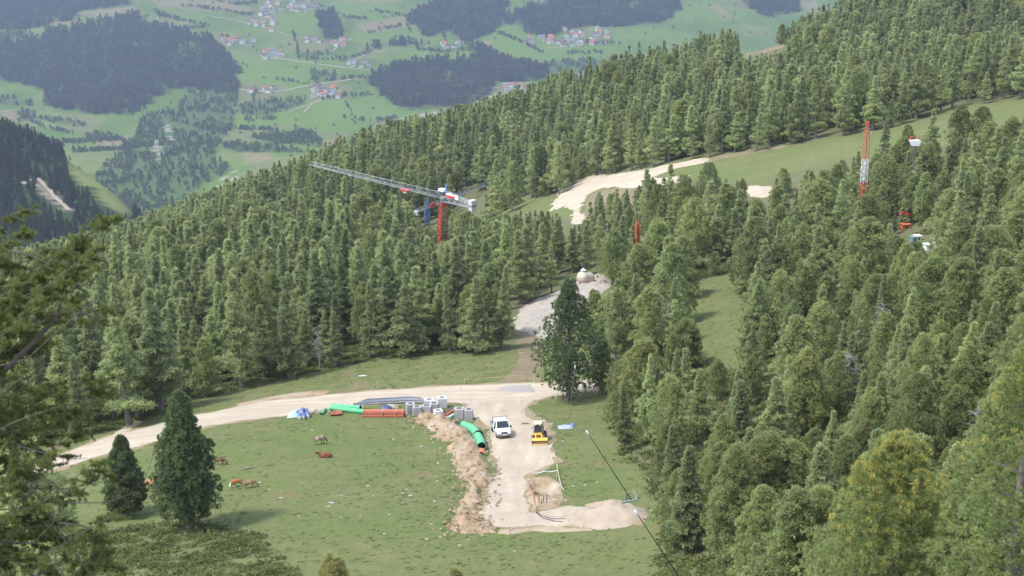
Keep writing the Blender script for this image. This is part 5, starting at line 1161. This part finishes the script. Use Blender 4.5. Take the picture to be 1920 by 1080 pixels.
X = RNG.uniform(-22, 26, 26000); Y = RNG.uniform(95, 185, 26000); px, py = proj(X, Y, gz(X, Y)); W_ = [[tuple(hit(*q)) for q in pl] for pl in (ROAD[1:-1], YARD)]
dd = np.minimum(segdist(W_[0], X, Y), segdist(W_[1], X, Y)); k_ = (dd < 1.6) & (RNG.random(len(X)) < .3 * np.exp(-dd)) | (inany([YARD], px, py) & (RNG.random(len(X)) < .02)); X, Y = X[k_], Y[k_]; Z = gz(X, Y) + .08
mass('loose_stones', [(X[i], Y[i], Z[i], RNG.uniform(0, 6.28), q_, q_ * 1.3, RNG.integers(4)) for i in range(len(X)) for q_ in [.03 + .13 * RNG.random() ** 4]], st)

# beige tank above the stone track
p = on(1098, 534); rt = empty('gas_tank', p, R(28), label='big beige rounded tank with a capped riser above the grey stone track', cat='tank')
rt.scale = (.8, .8, .8); rr = 1.3; prof = [(rr * math.sin(a), -rr * .8 * math.cos(a) - 1.1) for a in [R(k) for k in (4, 20, 40, 60, 80, 90)]] + [(rr * math.sin(a), -rr * .8 * math.cos(a) + 1.1) for a in [R(k) for k in (90, 100, 120, 140, 160, 176)]]
MB().lathe(prof, 28, Matrix.Translation((0, 0, rr + .3)) @ Matrix.Rotation(R(-72), 4, 'Y') @ Matrix.Rotation(R(12), 4, 'X')).build('vessel', M['tan'], rt, True)
MB().lathe([(.42, 2.3), (.42, 3.25), (.5, 3.25), (.5, 3.4)], 16, Matrix.Translation((-.75, -.2, 0))).build('riser', M['tan'], rt, True); MB().lathe([(.6, 3.4), (.6, 3.48), (.25, 3.6), (.22, 3.85), (.03, 3.9)], 16, Matrix.Translation((-.75, -.2, 0))).build('cap', M['white'], rt, True)
for y in (-1, 1): MB().box((y, 0, .2), (.4, 2.2, .7)).build('saddle', M['concrete'], rt)

# red tower crane
cb_ = Vector(P(826, 470, 380)); cb_.z = gza(cb_.x, cb_.y); top = Vector(P(832, 380, 382))
cr = empty('tower_crane', cb_, 0, label='large tower crane with red lattice mast and long grey jib above the left wood', cat='crane')
rel(lattice(MB(), cb_ - Vector((0, 0, 1)), top, 1.85, 1.85, 20, .15, .085), 'mast', M['red'], cr)
rel(MB().box(cb_ + Vector((0, 0, .3)), (5, 5, .8)), 'base_block', M['concrete'], cr)
zj = top.z + 1.3; tipp = plane_hit(583, 309, zj + .4); endp = plane_hit(893, 382, zj)
jd = (tipp - top); jd.z = 0; jd = jd.normalized(); s0 = Vector((top.x, top.y, zj))
rel(MB().lathe([(1.0, -1.2), (1.15, -.3), (1.15, .2), (.8, .6)], 20, Matrix.Translation(s0)), 'slewing_ring', M['dgrey'], cr, smooth=True)
jib = rel(lattice(MB(), s0 + jd * 1.2, tipp, 1.5, 1.0, 30, .055, .028, tri=True), 'jib', M['lgrey'], cr)
rel(MB().box(tipp + jd * .6, (1.6, 1.2, .5), math.atan2(jd.y, jd.x)), 'jib_tip', M['orange'], jib)
cj = -jd; L_ = (endp - s0).length
rel(lattice(MB(), s0 + cj * .8, s0 + cj * L_, 1.5, 1.3, 9, .1, .06), 'counter_jib', M['lgrey'], cr)
ang = math.atan2(jd.y, jd.x); sdv = Vector((-jd.y, jd.x, 0))
bl = MB(); e_ = s0 + cj * (L_ + .3)
rel(MB().box(e_ + Vector((0, 0, .7)), (1.5, 2.0, 1.5), ang), 'ballast_block', M['lconc'], cr, bevel=.08); rel(MB().box(e_ + Vector((0, 0, -1.1)), (1.4, 1.8, 1.5), ang), 'ballast_block', M['lconc'], cr, bevel=.08)
rel(MB().box(e_ + Vector((0, 0, -.18)), (1.7, 2.1, .16), ang), 'ballast_frame', M['dgrey'], cr)
rel(MB().box(s0 + cj * 4.6 - sdv * 1.0 * (1 if sdv.y > 0 else -1) + Vector((0, 0, 1.35)), (5.0, .12, 1.2), ang), 'banner', M['white'], cr)
rel(MB().box(s0 + cj * 4.0 - sdv * 1.08 * (1 if sdv.y > 0 else -1) + Vector((0, 0, 1.2)), (3.6, .1, .7), ang), 'banner_band', M['redband'], cr)
rel(MB().lathe([(1.3, -.35), (1.4, 0), (1.3, .35)], 20, Matrix.Translation(s0 + jd * .6 + Vector((0, 0, 1.1))) @ Matrix.Rotation(R(90), 4, 'X')), 'hoist_drum', M['dgrey'], cr, smooth=True)
rel(MB().box(s0 + jd * .3 + Vector((0, 0, 2.3)), (2.4, 1.6, .8), ang), 'machine_cover', M['white'], cr, bevel=.1)
rel(MB().box(s0 + cj * 2.3 + Vector((0, 0, 1.0)), (1.2, 1.3, 1.6), ang), 'operator_cab', M['white'], cr, bevel=.08)
for f in (.4, -.4): rel(MB().tube([s0 + sdv * f + Vector((0, 0, 2.4)), s0 + cj * (L_ - 1) + sdv * f + Vector((0, 0, .9))], .07, 5), 'stay_rod', M['lgrey'], cr)
tr_ = s0.lerp(tipp, .27); rel(MB().box(tr_ - Vector((0, 0, .5)), (3.2, 1.3, .6), ang), 'trolley', M['redband'], cr, bevel=.06)
rel(MB().box(tr_ - Vector((0, 0, 1.15)), (1.6, .6, .5), ang), 'hook_block', M['white'], cr)
rel(MB().tube([s0 + cj * 1.2 + Vector((0, 0, 1.5)), s0 + cj * 1.2 + Vector((0, 0, 4.0))], .32, 6), 'light_mast', M['blue'], cr)  # plain blue post above the slewing ring, carries no lamp
# blue tower crane farther back
q0 = Vector(P(800, 430, YB)); q0.z = gza(q0.x, q0.y); q1 = Vector(P(800.5, 394, YB))
c2 = empty('tower_crane', q0, 0, label='blue tower crane with thin grey jib standing behind the red tower crane', cat='crane')
rel(lattice(MB(), q0 - Vector((0, 0, 1)), q1, 1.5, 1.5, 14, .08, .05), 'mast', M['blue'], c2); rel(MB().box(Vector(P(800, 410, YB)), (1.3, 1.3, 1.0)), 'climbing_frame', M['blue'], c2)
t2 = plane_hit(911, 347, q1.z + 1); j2 = (t2 - q1); j2.z = 0; j2 = j2.normalized(); a2 = math.atan2(j2.y, j2.x)
rel(lattice(MB(), q1 + Vector((0, 0, .6)) - j2 * 6, t2, 1.0, .8, 30, .07, .04, tri=True), 'jib', M['grey'], c2)
rel(lattice(MB(), q1 + Vector((0, 0, .5)), Vector(P(802, 371, YB)), 1.1, .4, 5, .07, .045), 'tower_head', M['blue'], c2)
rel(MB().box(q1 + j2 * 3.6 + Vector((0, 0, 1.1)) - Vector((0, .9, 0)), (3.0, .25, 1.3), a2), 'banner', M['redband'], c2); rel(MB().box(q1 - j2 * 6 + Vector((0, 0, .4)), (1.0, 1.2, 1.4), a2), 'ballast_block', M['lconc'], c2); rel(MB().box(t2, (1.6, 1.0, .9), a2), 'jib_tip', M['blue'], c2)
# banded lattice mast
q0 = Vector(P(1615, 400, 262)); q0.z = gza(q0.x, q0.y)
c3 = empty('lattice_mast', q0, 0, label='tall lattice mast in orange, white and red bands below the grass piste', cat='mast')
def mp(py, px): return Vector(P(px, py, 262))
rel(lattice(MB(), q0 - Vector((0, 0, 1)), mp(343, 1619.5), 1.0, .95, 12, .065, .035), 'red_section', M['redband'], c3); rel(lattice(MB(), mp(343, 1619.5), mp(299, 1622.5), 0.95, .92, 6, .06, .03), 'white_section', M['white'], c3)
rel(lattice(MB(), mp(299, 1622.5), mp(252, 1625.5), 0.92, .85, 7, .065, .033), 'orange_section', M['orange'], c3); rel(lattice(MB(), mp(252, 1625.5), mp(232, 1627), .85, .3, 3, .065, .035), 'mast_head', M['orange'], c3); rel(MB().box(mp(231, 1627), (.5, .5, .5)), 'sheave', M['redband'], c3); rel(MB().box(mp(251, 1633), (.3, .3, .9)), 'bracket', M['lgrey'], c3)
q0 = Vector(P(1194.5, 480, 262)); q0.z = gza(q0.x, q0.y)
c4 = empty('lattice_mast', q0, 0, label='short slim red lattice mast head poking out between the pines', cat='mast'); rel(lattice(MB(), q0 - Vector((0, 0, 1)), Vector(P(1195, 424, 262)), .7, .6, 16, .09, .06), 'shaft', M['orange'], c4); rel(lattice(MB(), Vector(P(1195, 424, 262)), Vector(P(1194, 412, 262)), .6, .15, 3, .1, .08), 'mast_head', M['orange'], c4); rel(MB().box(Vector(P(1199, 424, 262)), (.9, .3, .35)), 'arm', M['orange'], c4)
# white ballast on a red frame
q0 = Vector(P(1716, 330, 258)); q0.z = gza(q0.x, q0.y); h0 = Vector(P(1715, 268, 258))
c5 = empty('crane_ballast', q0, 0, label='white slatted crane ballast between red fittings in front of the piste pines', cat='crane')
rel(lattice(MB(), q0 - Vector((0, 0, 1)), h0 - Vector((0, 0, .5)), .35, .35, 14, .03, .02), 'mast', M['dgrey'], c5)
for k in range(4): rel(MB().box(h0 + Vector((.04 * k, 0, .42 - .26 * k)), (2.0 - .2 * k, 1.2, .22)), 'slab', M['white'], c5, bevel=.04)
for s in (-1, 1): rel(MB().tube([h0 + Vector((s * .9, 0, .5)), h0 + Vector((s * .8, 0, 1.15)), h0 + Vector((s * .45, 0, 1.15))], .14, 6), 'fitting', M['redband'], c5)
# building site behind the pines
def cabin(px, py, Y, w_, d_, h_, mat, roof, label, name='site_cabin', cat='cabin', rz=.2):
    b = on(px, py); g = b.z; rt = empty(name, b, rz, label=label, cat=cat); z0 = .0
    MB().box((0, 0, z0 / 2 + h_ / 2), (w_, d_, h_)).build('wall', mat, rt, bevel=.03); MB().box((0, 0, z0 + h_ + .06), (w_ + .2, d_ + .2, .12)).build('roof', roof, rt); MB().box((0, -d_ / 2 - .02, z0 + h_ * .55), (w_ * .3, .04, h_ * .35)).build('window', M['glass'], rt); return rt
cabin(1712, 458, 226, .8, 1.0, 1.3, paint('teal_sheet', (.16, .36, .4)), M['grey'], 'teal site container half hidden behind pines at the right building site')
cabin(1741, 468, 222, 1.4, 1.2, .9, M['white'], M['white'], 'white site cabin, lower one at the right building site')
cabin(1757, 460, 228, 1.5, 1.6, 1.0, M['white'], M['lgrey'], 'white site cabin with grey roof left of the broad dark pine')
cabin(1720, 452, 236, 1.0, 1.2, .9, M['white'], M['white'], 'small white cabin behind the teal site container')
cabin(1696, 430, 242, 1.5, 1.5, .9, M['orange'], M['orange'], 'orange box standing under the red beam in the right wood', 'orange_box', 'box')
b = Vector(P(1698, 401, 242)); g = gza(b.x, b.y); rt = empty('red_beam', (b.x, b.y, g), .3, label='short red steel beam raised on a post above the orange box', cat='beam'); MB().tube([(-1, 0, -.5), (-1, 0, b.z - g)], .12, 6).build('post', M['dgrey'], rt); MB().box((0, 0, b.z - g), (2.0, .4, .4), M4=Matrix.Rotation(R(12), 4, 'Y')).build('beam', M['redband'], rt)
for x, y in ((1527, 473), (1607, 458)):
    crumple('gravel_pile', x, y, 1.6, 1.6, .9, M['heap'], int(x), label='pale earth heap showing between pines ' + ('left' if x < 1560 else 'right') + ' of the rounded pine under the banded mast', cat='earth heap')
# grey box on a post, in place of a hanging cabin, before the left wood
q0 = Vector(P(222, 620, 240)); q0.z = gza(q0.x, q0.y); h1 = Vector(P(222, 574, 240)); h2 = Vector(P(221, 553, 240))
rt = empty('snow_gun', q0, 0, label='grey box on a slim post in front of dark trees at the left', cat='snow gun'); rel(MB().tube([q0 - Vector((0, 0, .5)), h2], .05, 6), 'post', M['lgrey'], rt); rel(MB().lathe([(.3, -.9), (.42, -.3), (.4, .3), (.2, .7)], 14, Matrix.Translation(h1)), 'housing', M['lgrey'], rt, smooth=True); rel(MB().lathe([(.1, -.1), (.16, 0), (.1, .12)], 10, Matrix.Translation(h2)), 'cap', M['white'], rt, smooth=True); rel(MB().box(h1 + Vector((.4, 0, -.6)), (.35, .4, .35)), 'control_box', M['white'], rt)

# dead trees
def snag(px, py, pyt, wpx, label, seed, Yf=None, n=26, stems=1):
    rng = np.random.default_rng(seed); p = on(px, py); H = zray(px, pyt, p.y) - p.z; d = p.y * cp - p.z * sp; Rw = wpx * .5 * d / F
    rt = empty('dead_tree', p, 0, label=label, cat='dead tree'); tops = []
    t_ = MB()
    for s in range(stems):
        a = rng.uniform(0, 6.28); tp = (math.cos(a) * Rw * .45 * (stems > 1), math.sin(a) * Rw * .45 * (stems > 1), H * rng.uniform(.75, 1)); tops.append(tp); t_.tube([(0, 0, -.6), (tp[0] * .25, tp[1] * .25, tp[2] * .4), tp], [.16, .1, .02], 6)
    t_.build('trunk', M['dead'], rt); b_ = MB()
    for k in range(n):
        tp = tops[k % stems]; f = rng.uniform(.25, .95); a = rng.uniform(0, 6.28); L = Rw * (1.1 - f * .7) * rng.uniform(.5, 1.1); q = np.array(tp) * f; e = q + np.array([math.cos(a) * L, math.sin(a) * L, L * rng.uniform(-.35, .5)])
        b_.tube([q, (q + e) / 2 + np.array([0, 0, L * .12]), e], [.04, .028, .01], 4, False)
        for s in range(3): g_ = rng.uniform(.4, .9); m_ = q + (e - q) * g_; b_.tube([m_, m_ + rng.normal(size=3) * L * .22], [.018, .006], 3, False)
    b_.build('branches', M['dead'], rt)
snag(1232, 665, 556, 70, 'bleached dead snag with forked bare branches right of the lone roadside pine', 1, stems=4, n=46)
snag(1140, 325, 290, 18, 'small white dead tree above the bend of the upper track', 2, n=18, stems=2)
snag(1255, 770, 680, 40, 'leaning grey dead trunk among the pines below the bleached snag', 3, n=22)
snag(1385, 470, 395, 60, 'grey bare tree left of the gravel clearing in the right wood', 4, n=60)
snag(842, 430, 392, 46, 'thin bare grey tree just right of the red crane mast', 5, n=40)

snag(1600, 770, 640, 74, 'tall grey twiggy dead tree in the middle of the right wood', 6, n=70, stems=2)
snag(1655, 690, 560, 80, 'broad grey half bare tree left of the dark broad pine in the right wood', 7, n=80, stems=3)
snag(1470, 620, 520, 50, 'slim grey dead tree right of the grassy clearing', 8, n=50)
snag(1830, 900, 740, 90, 'bare grey tree behind the ragged pine at the right edge', 9, n=90, stems=3)
snag(600, 690, 585, 50, 'thin grey dead tree at the front of the left wood', 10, n=50)

# near larch reaching in at the left
lt = Vector(P(-190, 700, 30)); lt.z = gza(lt.x, lt.y)
M['bark_dark'] = paint('dark_larch_bark', (.13, .11, .095), .9, 0, .4, 6, spec=.1)
rt = empty('larch_tree', lt, 0, label='near larch whose yellow green sprays and grey limbs fill the left edge', cat='tree')
rng = np.random.default_rng(77); ztop = P(-190, 330, 30)[2]
tk = MB().tube([(0, 0, -1), (.1, 0, 6), (0, .2, 14), (.1, 0, (ztop - lt.z))], [.38, .32, .24, .04], 10)
def lpt(px, py, Y): return np.array(P(px, py, Y)) - np.array(lt)
def env(py): return np.interp(py, [400, 440, 520, 600, 660, 720, 780, 850, 930, 1000, 1080, 1200], [60, 150, 190, 205, 225, 195, 165, 165, 225, 215, 205, 190])
tw = MB(); Cs = []; Ds = []; Ti = []
limbs = []
for k in range(58):
    py0 = rng.uniform(400, 1200); reach = env(py0) * (rng.uniform(.1, .95) if rng.random() < .7 else 1.0)
    Ys = 30 + rng.uniform(-2.8, 3.2); a = lpt(-185, py0 + rng.uniform(-30, 90), 30); e = lpt(reach, py0 + rng.uniform(-30, 45), Ys); L = np.linalg.norm(e - a)
    bend = np.array([0, rng.normal(0, .1), -.16 - rng.random() * .12]) * L; pts = []
    for q in np.linspace(0, 1, 9): pts.append(a + (e - a) * q + bend * 4 * q * (1 - q) * (1 - .4 * q) + (rng.normal(0, .035 * L ** .5, 3) if 0 < q < 1 else 0))
    limbs.append((pts, rng.random() < .2))
main = [lpt(*q, 29) for q in [(-185, 860), (-60, 760), (0, 702), (60, 645), (108, 592), (118, 545), (133, 478), (158, 446), (188, 424)]]
tk.tube(main, [.13, .1, .075, .06, .04, .03, .026, .02, .008], 8)
limbs.append((main[4:], False)); limbs.append((main[5:], False))
for pl in [[(-60, 830), (10, 828), (70, 846), (130, 862), (165, 858)], [(10, 830), (50, 880), (100, 905), (140, 945)], [(-40, 960), (60, 950), (130, 943), (200, 942), (252, 924)], [(110, 980), (150, 985), (195, 997), (240, 990)], [(-30, 1010), (60, 1020), (95, 985), (116, 962)], [(40, 900), (70, 930), (95, 965), (116, 985)], [(20, 470), (60, 480), (95, 497)], [(95, 466), (125, 470), (150, 474)], [(100, 985), (150, 1050), (180, 1090)], [(0, 805), (30, 790), (90, 770)]]:
    tk.tube([lpt(x, y, 28.6) for x, y in pl], [.022, .018, .014, .009, .005][:len(pl)], 5)
def spray(p_, dr, l_):
    q_ = p_ + dr * l_ + np.array([0, 0, -.22 * l_]); m_ = (p_ + q_) / 2 + np.array([0, 0, .05 * l_]); tw.tube([p_, m_, q_], [.007, .005, .002], 3, False)
    kk = int(6 + l_ * 34); g_ = rng.random(kk)
    Cs.append(p_ + (q_ - p_) * g_[:, None] + rng.normal(0, .014, (kk, 3))); Ds.append(unit(np.repeat(dr[None], kk, 0) * .6 + rng.normal(size=(kk, 3)) * .5)); Ti.append(np.full(kk, rng.uniform(.0, .85)))
for pts, dead in limbs:
    n_ = len(pts); L = sum(np.linalg.norm(pts[i + 1] - pts[i]) for i in range(n_ - 1)); tw.tube(pts, [.006 + .018 * (1 - i / n_) * min(1, L / 3) for i in range(n_)], 4, False)
    if dead: continue
    d0 = unit(pts[-1] - pts[0])
    for s in range(int(4 + L * 3.1)):
        f = rng.uniform(.22, 1.0) * (n_ - 1); i = min(int(f), n_ - 2); p_ = pts[i] + (pts[i + 1] - pts[i]) * (f - i); l2 = rng.uniform(.25, .95) * (1.15 - .6 * f / (n_ - 1))
        dr = unit(d0 * .55 + rng.normal(size=3) * np.array([.55, .9, .28]) + np.array([.1, 0, .02])); q_ = p_ + dr * l2 + np.array([0, 0, -.12 * l2]); tw.tube([p_, (p_ + q_) / 2 + np.array([0, 0, .05 * l2]), q_], [.011, .008, .003], 3, False)
        for u_ in range(int(4 + l2 * 13)):
            g_ = rng.uniform(.1, 1); c_ = p_ + (q_ - p_) * g_; spray(c_, unit(dr * .7 + rng.normal(size=3) * np.array([.6, .6, .3])), rng.uniform(.08, .3))
Cs = np.concatenate(Cs); V, Fc, ti, cn = blades(rng, Cs, np.concatenate(Ds), 6, .075, .0085, .9, np.concatenate(Ti), np.zeros(len(Cs)))
crown_obj((V, Fc, ti, cn), M['fgl'], True, 'needles').parent = rt
tk.build('trunk', M['bark_dark'], rt, True); tw.build('twigs', M['bark_dark'], rt)
print('near larch blades', len(Fc))
named(30, 1300, 640, 'larch', 290, 'shaded larch standing just behind the near larch at the left edge', 330, 0, 1, (150, 40, 9, .36, .035), Yf=50, bare=20)

# ------------------------------------------------------------------ villages across the valley
HOUSE = {}
for rf in ('roofred', 'roofbrown', 'roofgrey'):
    for k, (a, b, h, r_) in enumerate([(11, 13, 6.5, 3.0), (9, 16, 5.5, 2.6), (13, 11, 8, 3.2)]):
        wl = MB().prism([(-b / 2, -2, a / 2), (b / 2, -2, a / 2), (b / 2, h, a / 2), (-b / 2, h, a / 2)], 0); o = len(wl.v); wl.add([(-a / 2, -b / 2, h), (a / 2, -b / 2, h), (0, -b / 2, h + r_ - .35)], [(0, 1, 2)]); wl.add([(-a / 2, b / 2, h), (a / 2, b / 2, h), (0, b / 2, h + r_ - .35)], [(0, 2, 1)])
        W_ = wl.build('wall', M['house'], None); C.objects.unlink(W_)
        rfm = MB(); e = 1.1
        for s in (-1, 1): rfm.add([(0, -b / 2 - e, h + r_), (s * (a / 2 + e), -b / 2 - e, h - .35), (s * (a / 2 + e), b / 2 + e, h - .35), (0, b / 2 + e, h + r_), (0, -b / 2 - e, h + r_ - .4), (s * (a / 2 + e), -b / 2 - e, h - .75), (s * (a / 2 + e), b / 2 + e, h - .75), (0, b / 2 + e, h + r_ - .4)], [(0, 1, 2, 3), (4, 7, 6, 5), (0, 4, 5, 1), (1, 5, 6, 2), (2, 6, 7, 3)])
        R_ = rfm.build('roof', M[rf], None); C.objects.unlink(R_)
        wn = MB()
        for fl in range(2):
            for x in (-.3, 0, .3): wn.box((x * a, -b / 2 - .03, 1.6 + 2.8 * fl), (.8, .06, 1.0)); wn.box((x * a, b / 2 + .03, 1.6 + 2.8 * fl), (.8, .06, 1.0))
            for y in (-.3, 0, .3): wn.box((a / 2 + .03, y * b, 1.6 + 2.8 * fl), (.06, .8, 1.0)); wn.box((-a / 2 - .03, y * b, 1.6 + 2.8 * fl), (.06, .8, 1.0))
        N_ = wn.build('windows', M['glass'], None); C.objects.unlink(N_); HOUSE[rf, k] = (W_, R_, N_)
VILL = [(545, 12, 95, 20, 20, 'the topmost village'), (497, 25, 30, 14, 7, 'the small row left of the topmost village'), (488, 48, 50, 22, 9, 'the hamlet below the topmost village'), (446, 81, 60, 12, 9, 'the hamlet right of the big dark wood'), (513, 104, 48, 14, 9, 'the hamlet at the road fork'), (590, 75, 30, 9, 5, 'the farms left of the small square wood'), (634, 82, 28, 10, 6, 'the farms below the small square wood'), (672, 122, 44, 11, 7, 'the row above the straight valley road'), (488, 170, 50, 7, 5, 'the row on the lower meadow road'), (612, 174, 46, 20, 12, 'the hamlet amid lower meadows'), (842, 86, 42, 10, 6, 'the farms between two wooded belts'), (1022, 77, 74, 12, 12, 'the left part of the bright meadow village'), (1102, 72, 90, 30, 24, 'the right part of the bright meadow village'), (968, 168, 42, 12, 8, 'the group just above the ridge trees'), (293, 172, 16, 4, 2, 'the lone pair below the big dark wood')]
rl = dict(roofred='orange red', roofbrown='dark brown', roofgrey='grey')
for cx_, cy_, w_, h_, n_, where in VILL:
    put = []
    for k in range(n_):
        for tr_ in range(30):
            px = cx_ + random.uniform(-.5, .5) * w_; py = cy_ + random.uniform(-.5, .5) * h_; p = fhit(px, py)
            if all((p - q).length > 17 for q in put): break
        put.append(p); rf = random.choices(('roofred', 'roofbrown', 'roofgrey'), (.4, .4, .25))[0]; parts = HOUSE[rf, random.randrange(3)]
        r = empty('village_house', p, random.uniform(-.5, .5) + random.choice((0, math.pi / 2)), label=f'white house with {rl[rf]} roof in {where}', cat='house', group=f'{rl[rf]} roofed houses in {where}')
        r.scale = (1.2, 1.2, 1.2)
        for q in parts: o = q.copy(); C.objects.link(o); o.parent = r; o.name = q.name.split('.')[0]
hw = MB().box((0, 0, 1.5), (6, 5, 4)).build('wall', M['hut'], None); C.objects.unlink(hw)
hr = MB().prism([(-3, 3.4, 3.4), (0, 5.2, 3.4), (3, 3.4, 3.4)], 0).build('roof', M['roofbrown'], None); C.objects.unlink(hr)
for px, py in [(470, 226), (555, 226), (451, 250), (625, 235), (455, 120), (494, 146), (475, 88), (695, 22), (735, 30), (720, 33), (751, 68), (697, 86), (928, 72), (525, 209), (537, 206), (956, 5), (983, 5), (1293, 11), (1330, 10), (1378, 24), (1357, 32), (695, 178), (700, 203), (516, 235), (546, 293), (300, 34), (257, 209), (1225, 52), (850, 62)]:
    p = fhit(px, py); r = empty('hay_barn', p, random.uniform(-.6, .6), label='tiny brown hay barn standing alone in the valley meadows', cat='barn', group='hay barns in the valley meadows')
    for q in (hw, hr): o = q.copy(); C.objects.link(o); o.parent = r; o.name = q.name.split('.')[0]
p = shit(128, 294); r = empty('farm_house', p, .4, label='farmhouse with grey roof at the edge of the dark spur wood on the left', cat='house')
for q, nm in zip(HOUSE['roofgrey', 1], ('wall', 'roof', 'windows')): o = q.copy(); C.objects.link(o); o.parent = r; o.name = nm
for x, y, lb in ((181, 324, 'upper'), (172, 333, 'lower'), (232, 356, 'rightmost')):
    p = shit(x, y); r = empty('hay_barn', p, .3, label=f'small barn on the spur meadow at the left, {lb} one', cat='barn')
    for q in (hw, hr): o = q.copy(); C.objects.link(o); o.parent = r; o.name = q.name.split('.')[0]
# ------------------------------------------------------------------ haze
z0_ = min(GZ.min(), FZ.min(), SZ.min()) - 1.0; z1_ = max(GZ.max() + 22, FZ.max() + 30, 6.0); print('haze from', z0_, 'to', z1_, GZ.max(), FZ.max(), GZ.min(), FZ.min(), SZ.min())
hz = MB().box((0, 2950, (z0_ + z1_) / 2), (6400, 6500, z1_ - z0_)).build('haze', None)
hz.data.materials.clear(); m = bpy.data.materials.new('haze'); m.use_nodes = True; n = m.node_tree; n.nodes.clear()
pv = N(n, 'ShaderNodeVolumePrincipled'); pv.inputs['Color'].default_value = (.32, .375, .5, 1); pv.inputs['Density'].default_value = HAZE_DENSITY; pv.inputs['Anisotropy'].default_value = .2
om = n.nodes.new('ShaderNodeOutputMaterial'); n.links.new(pv.outputs[0], om.inputs['Volume']); hz.data.materials.append(m); tag(hz, kind='stuff')
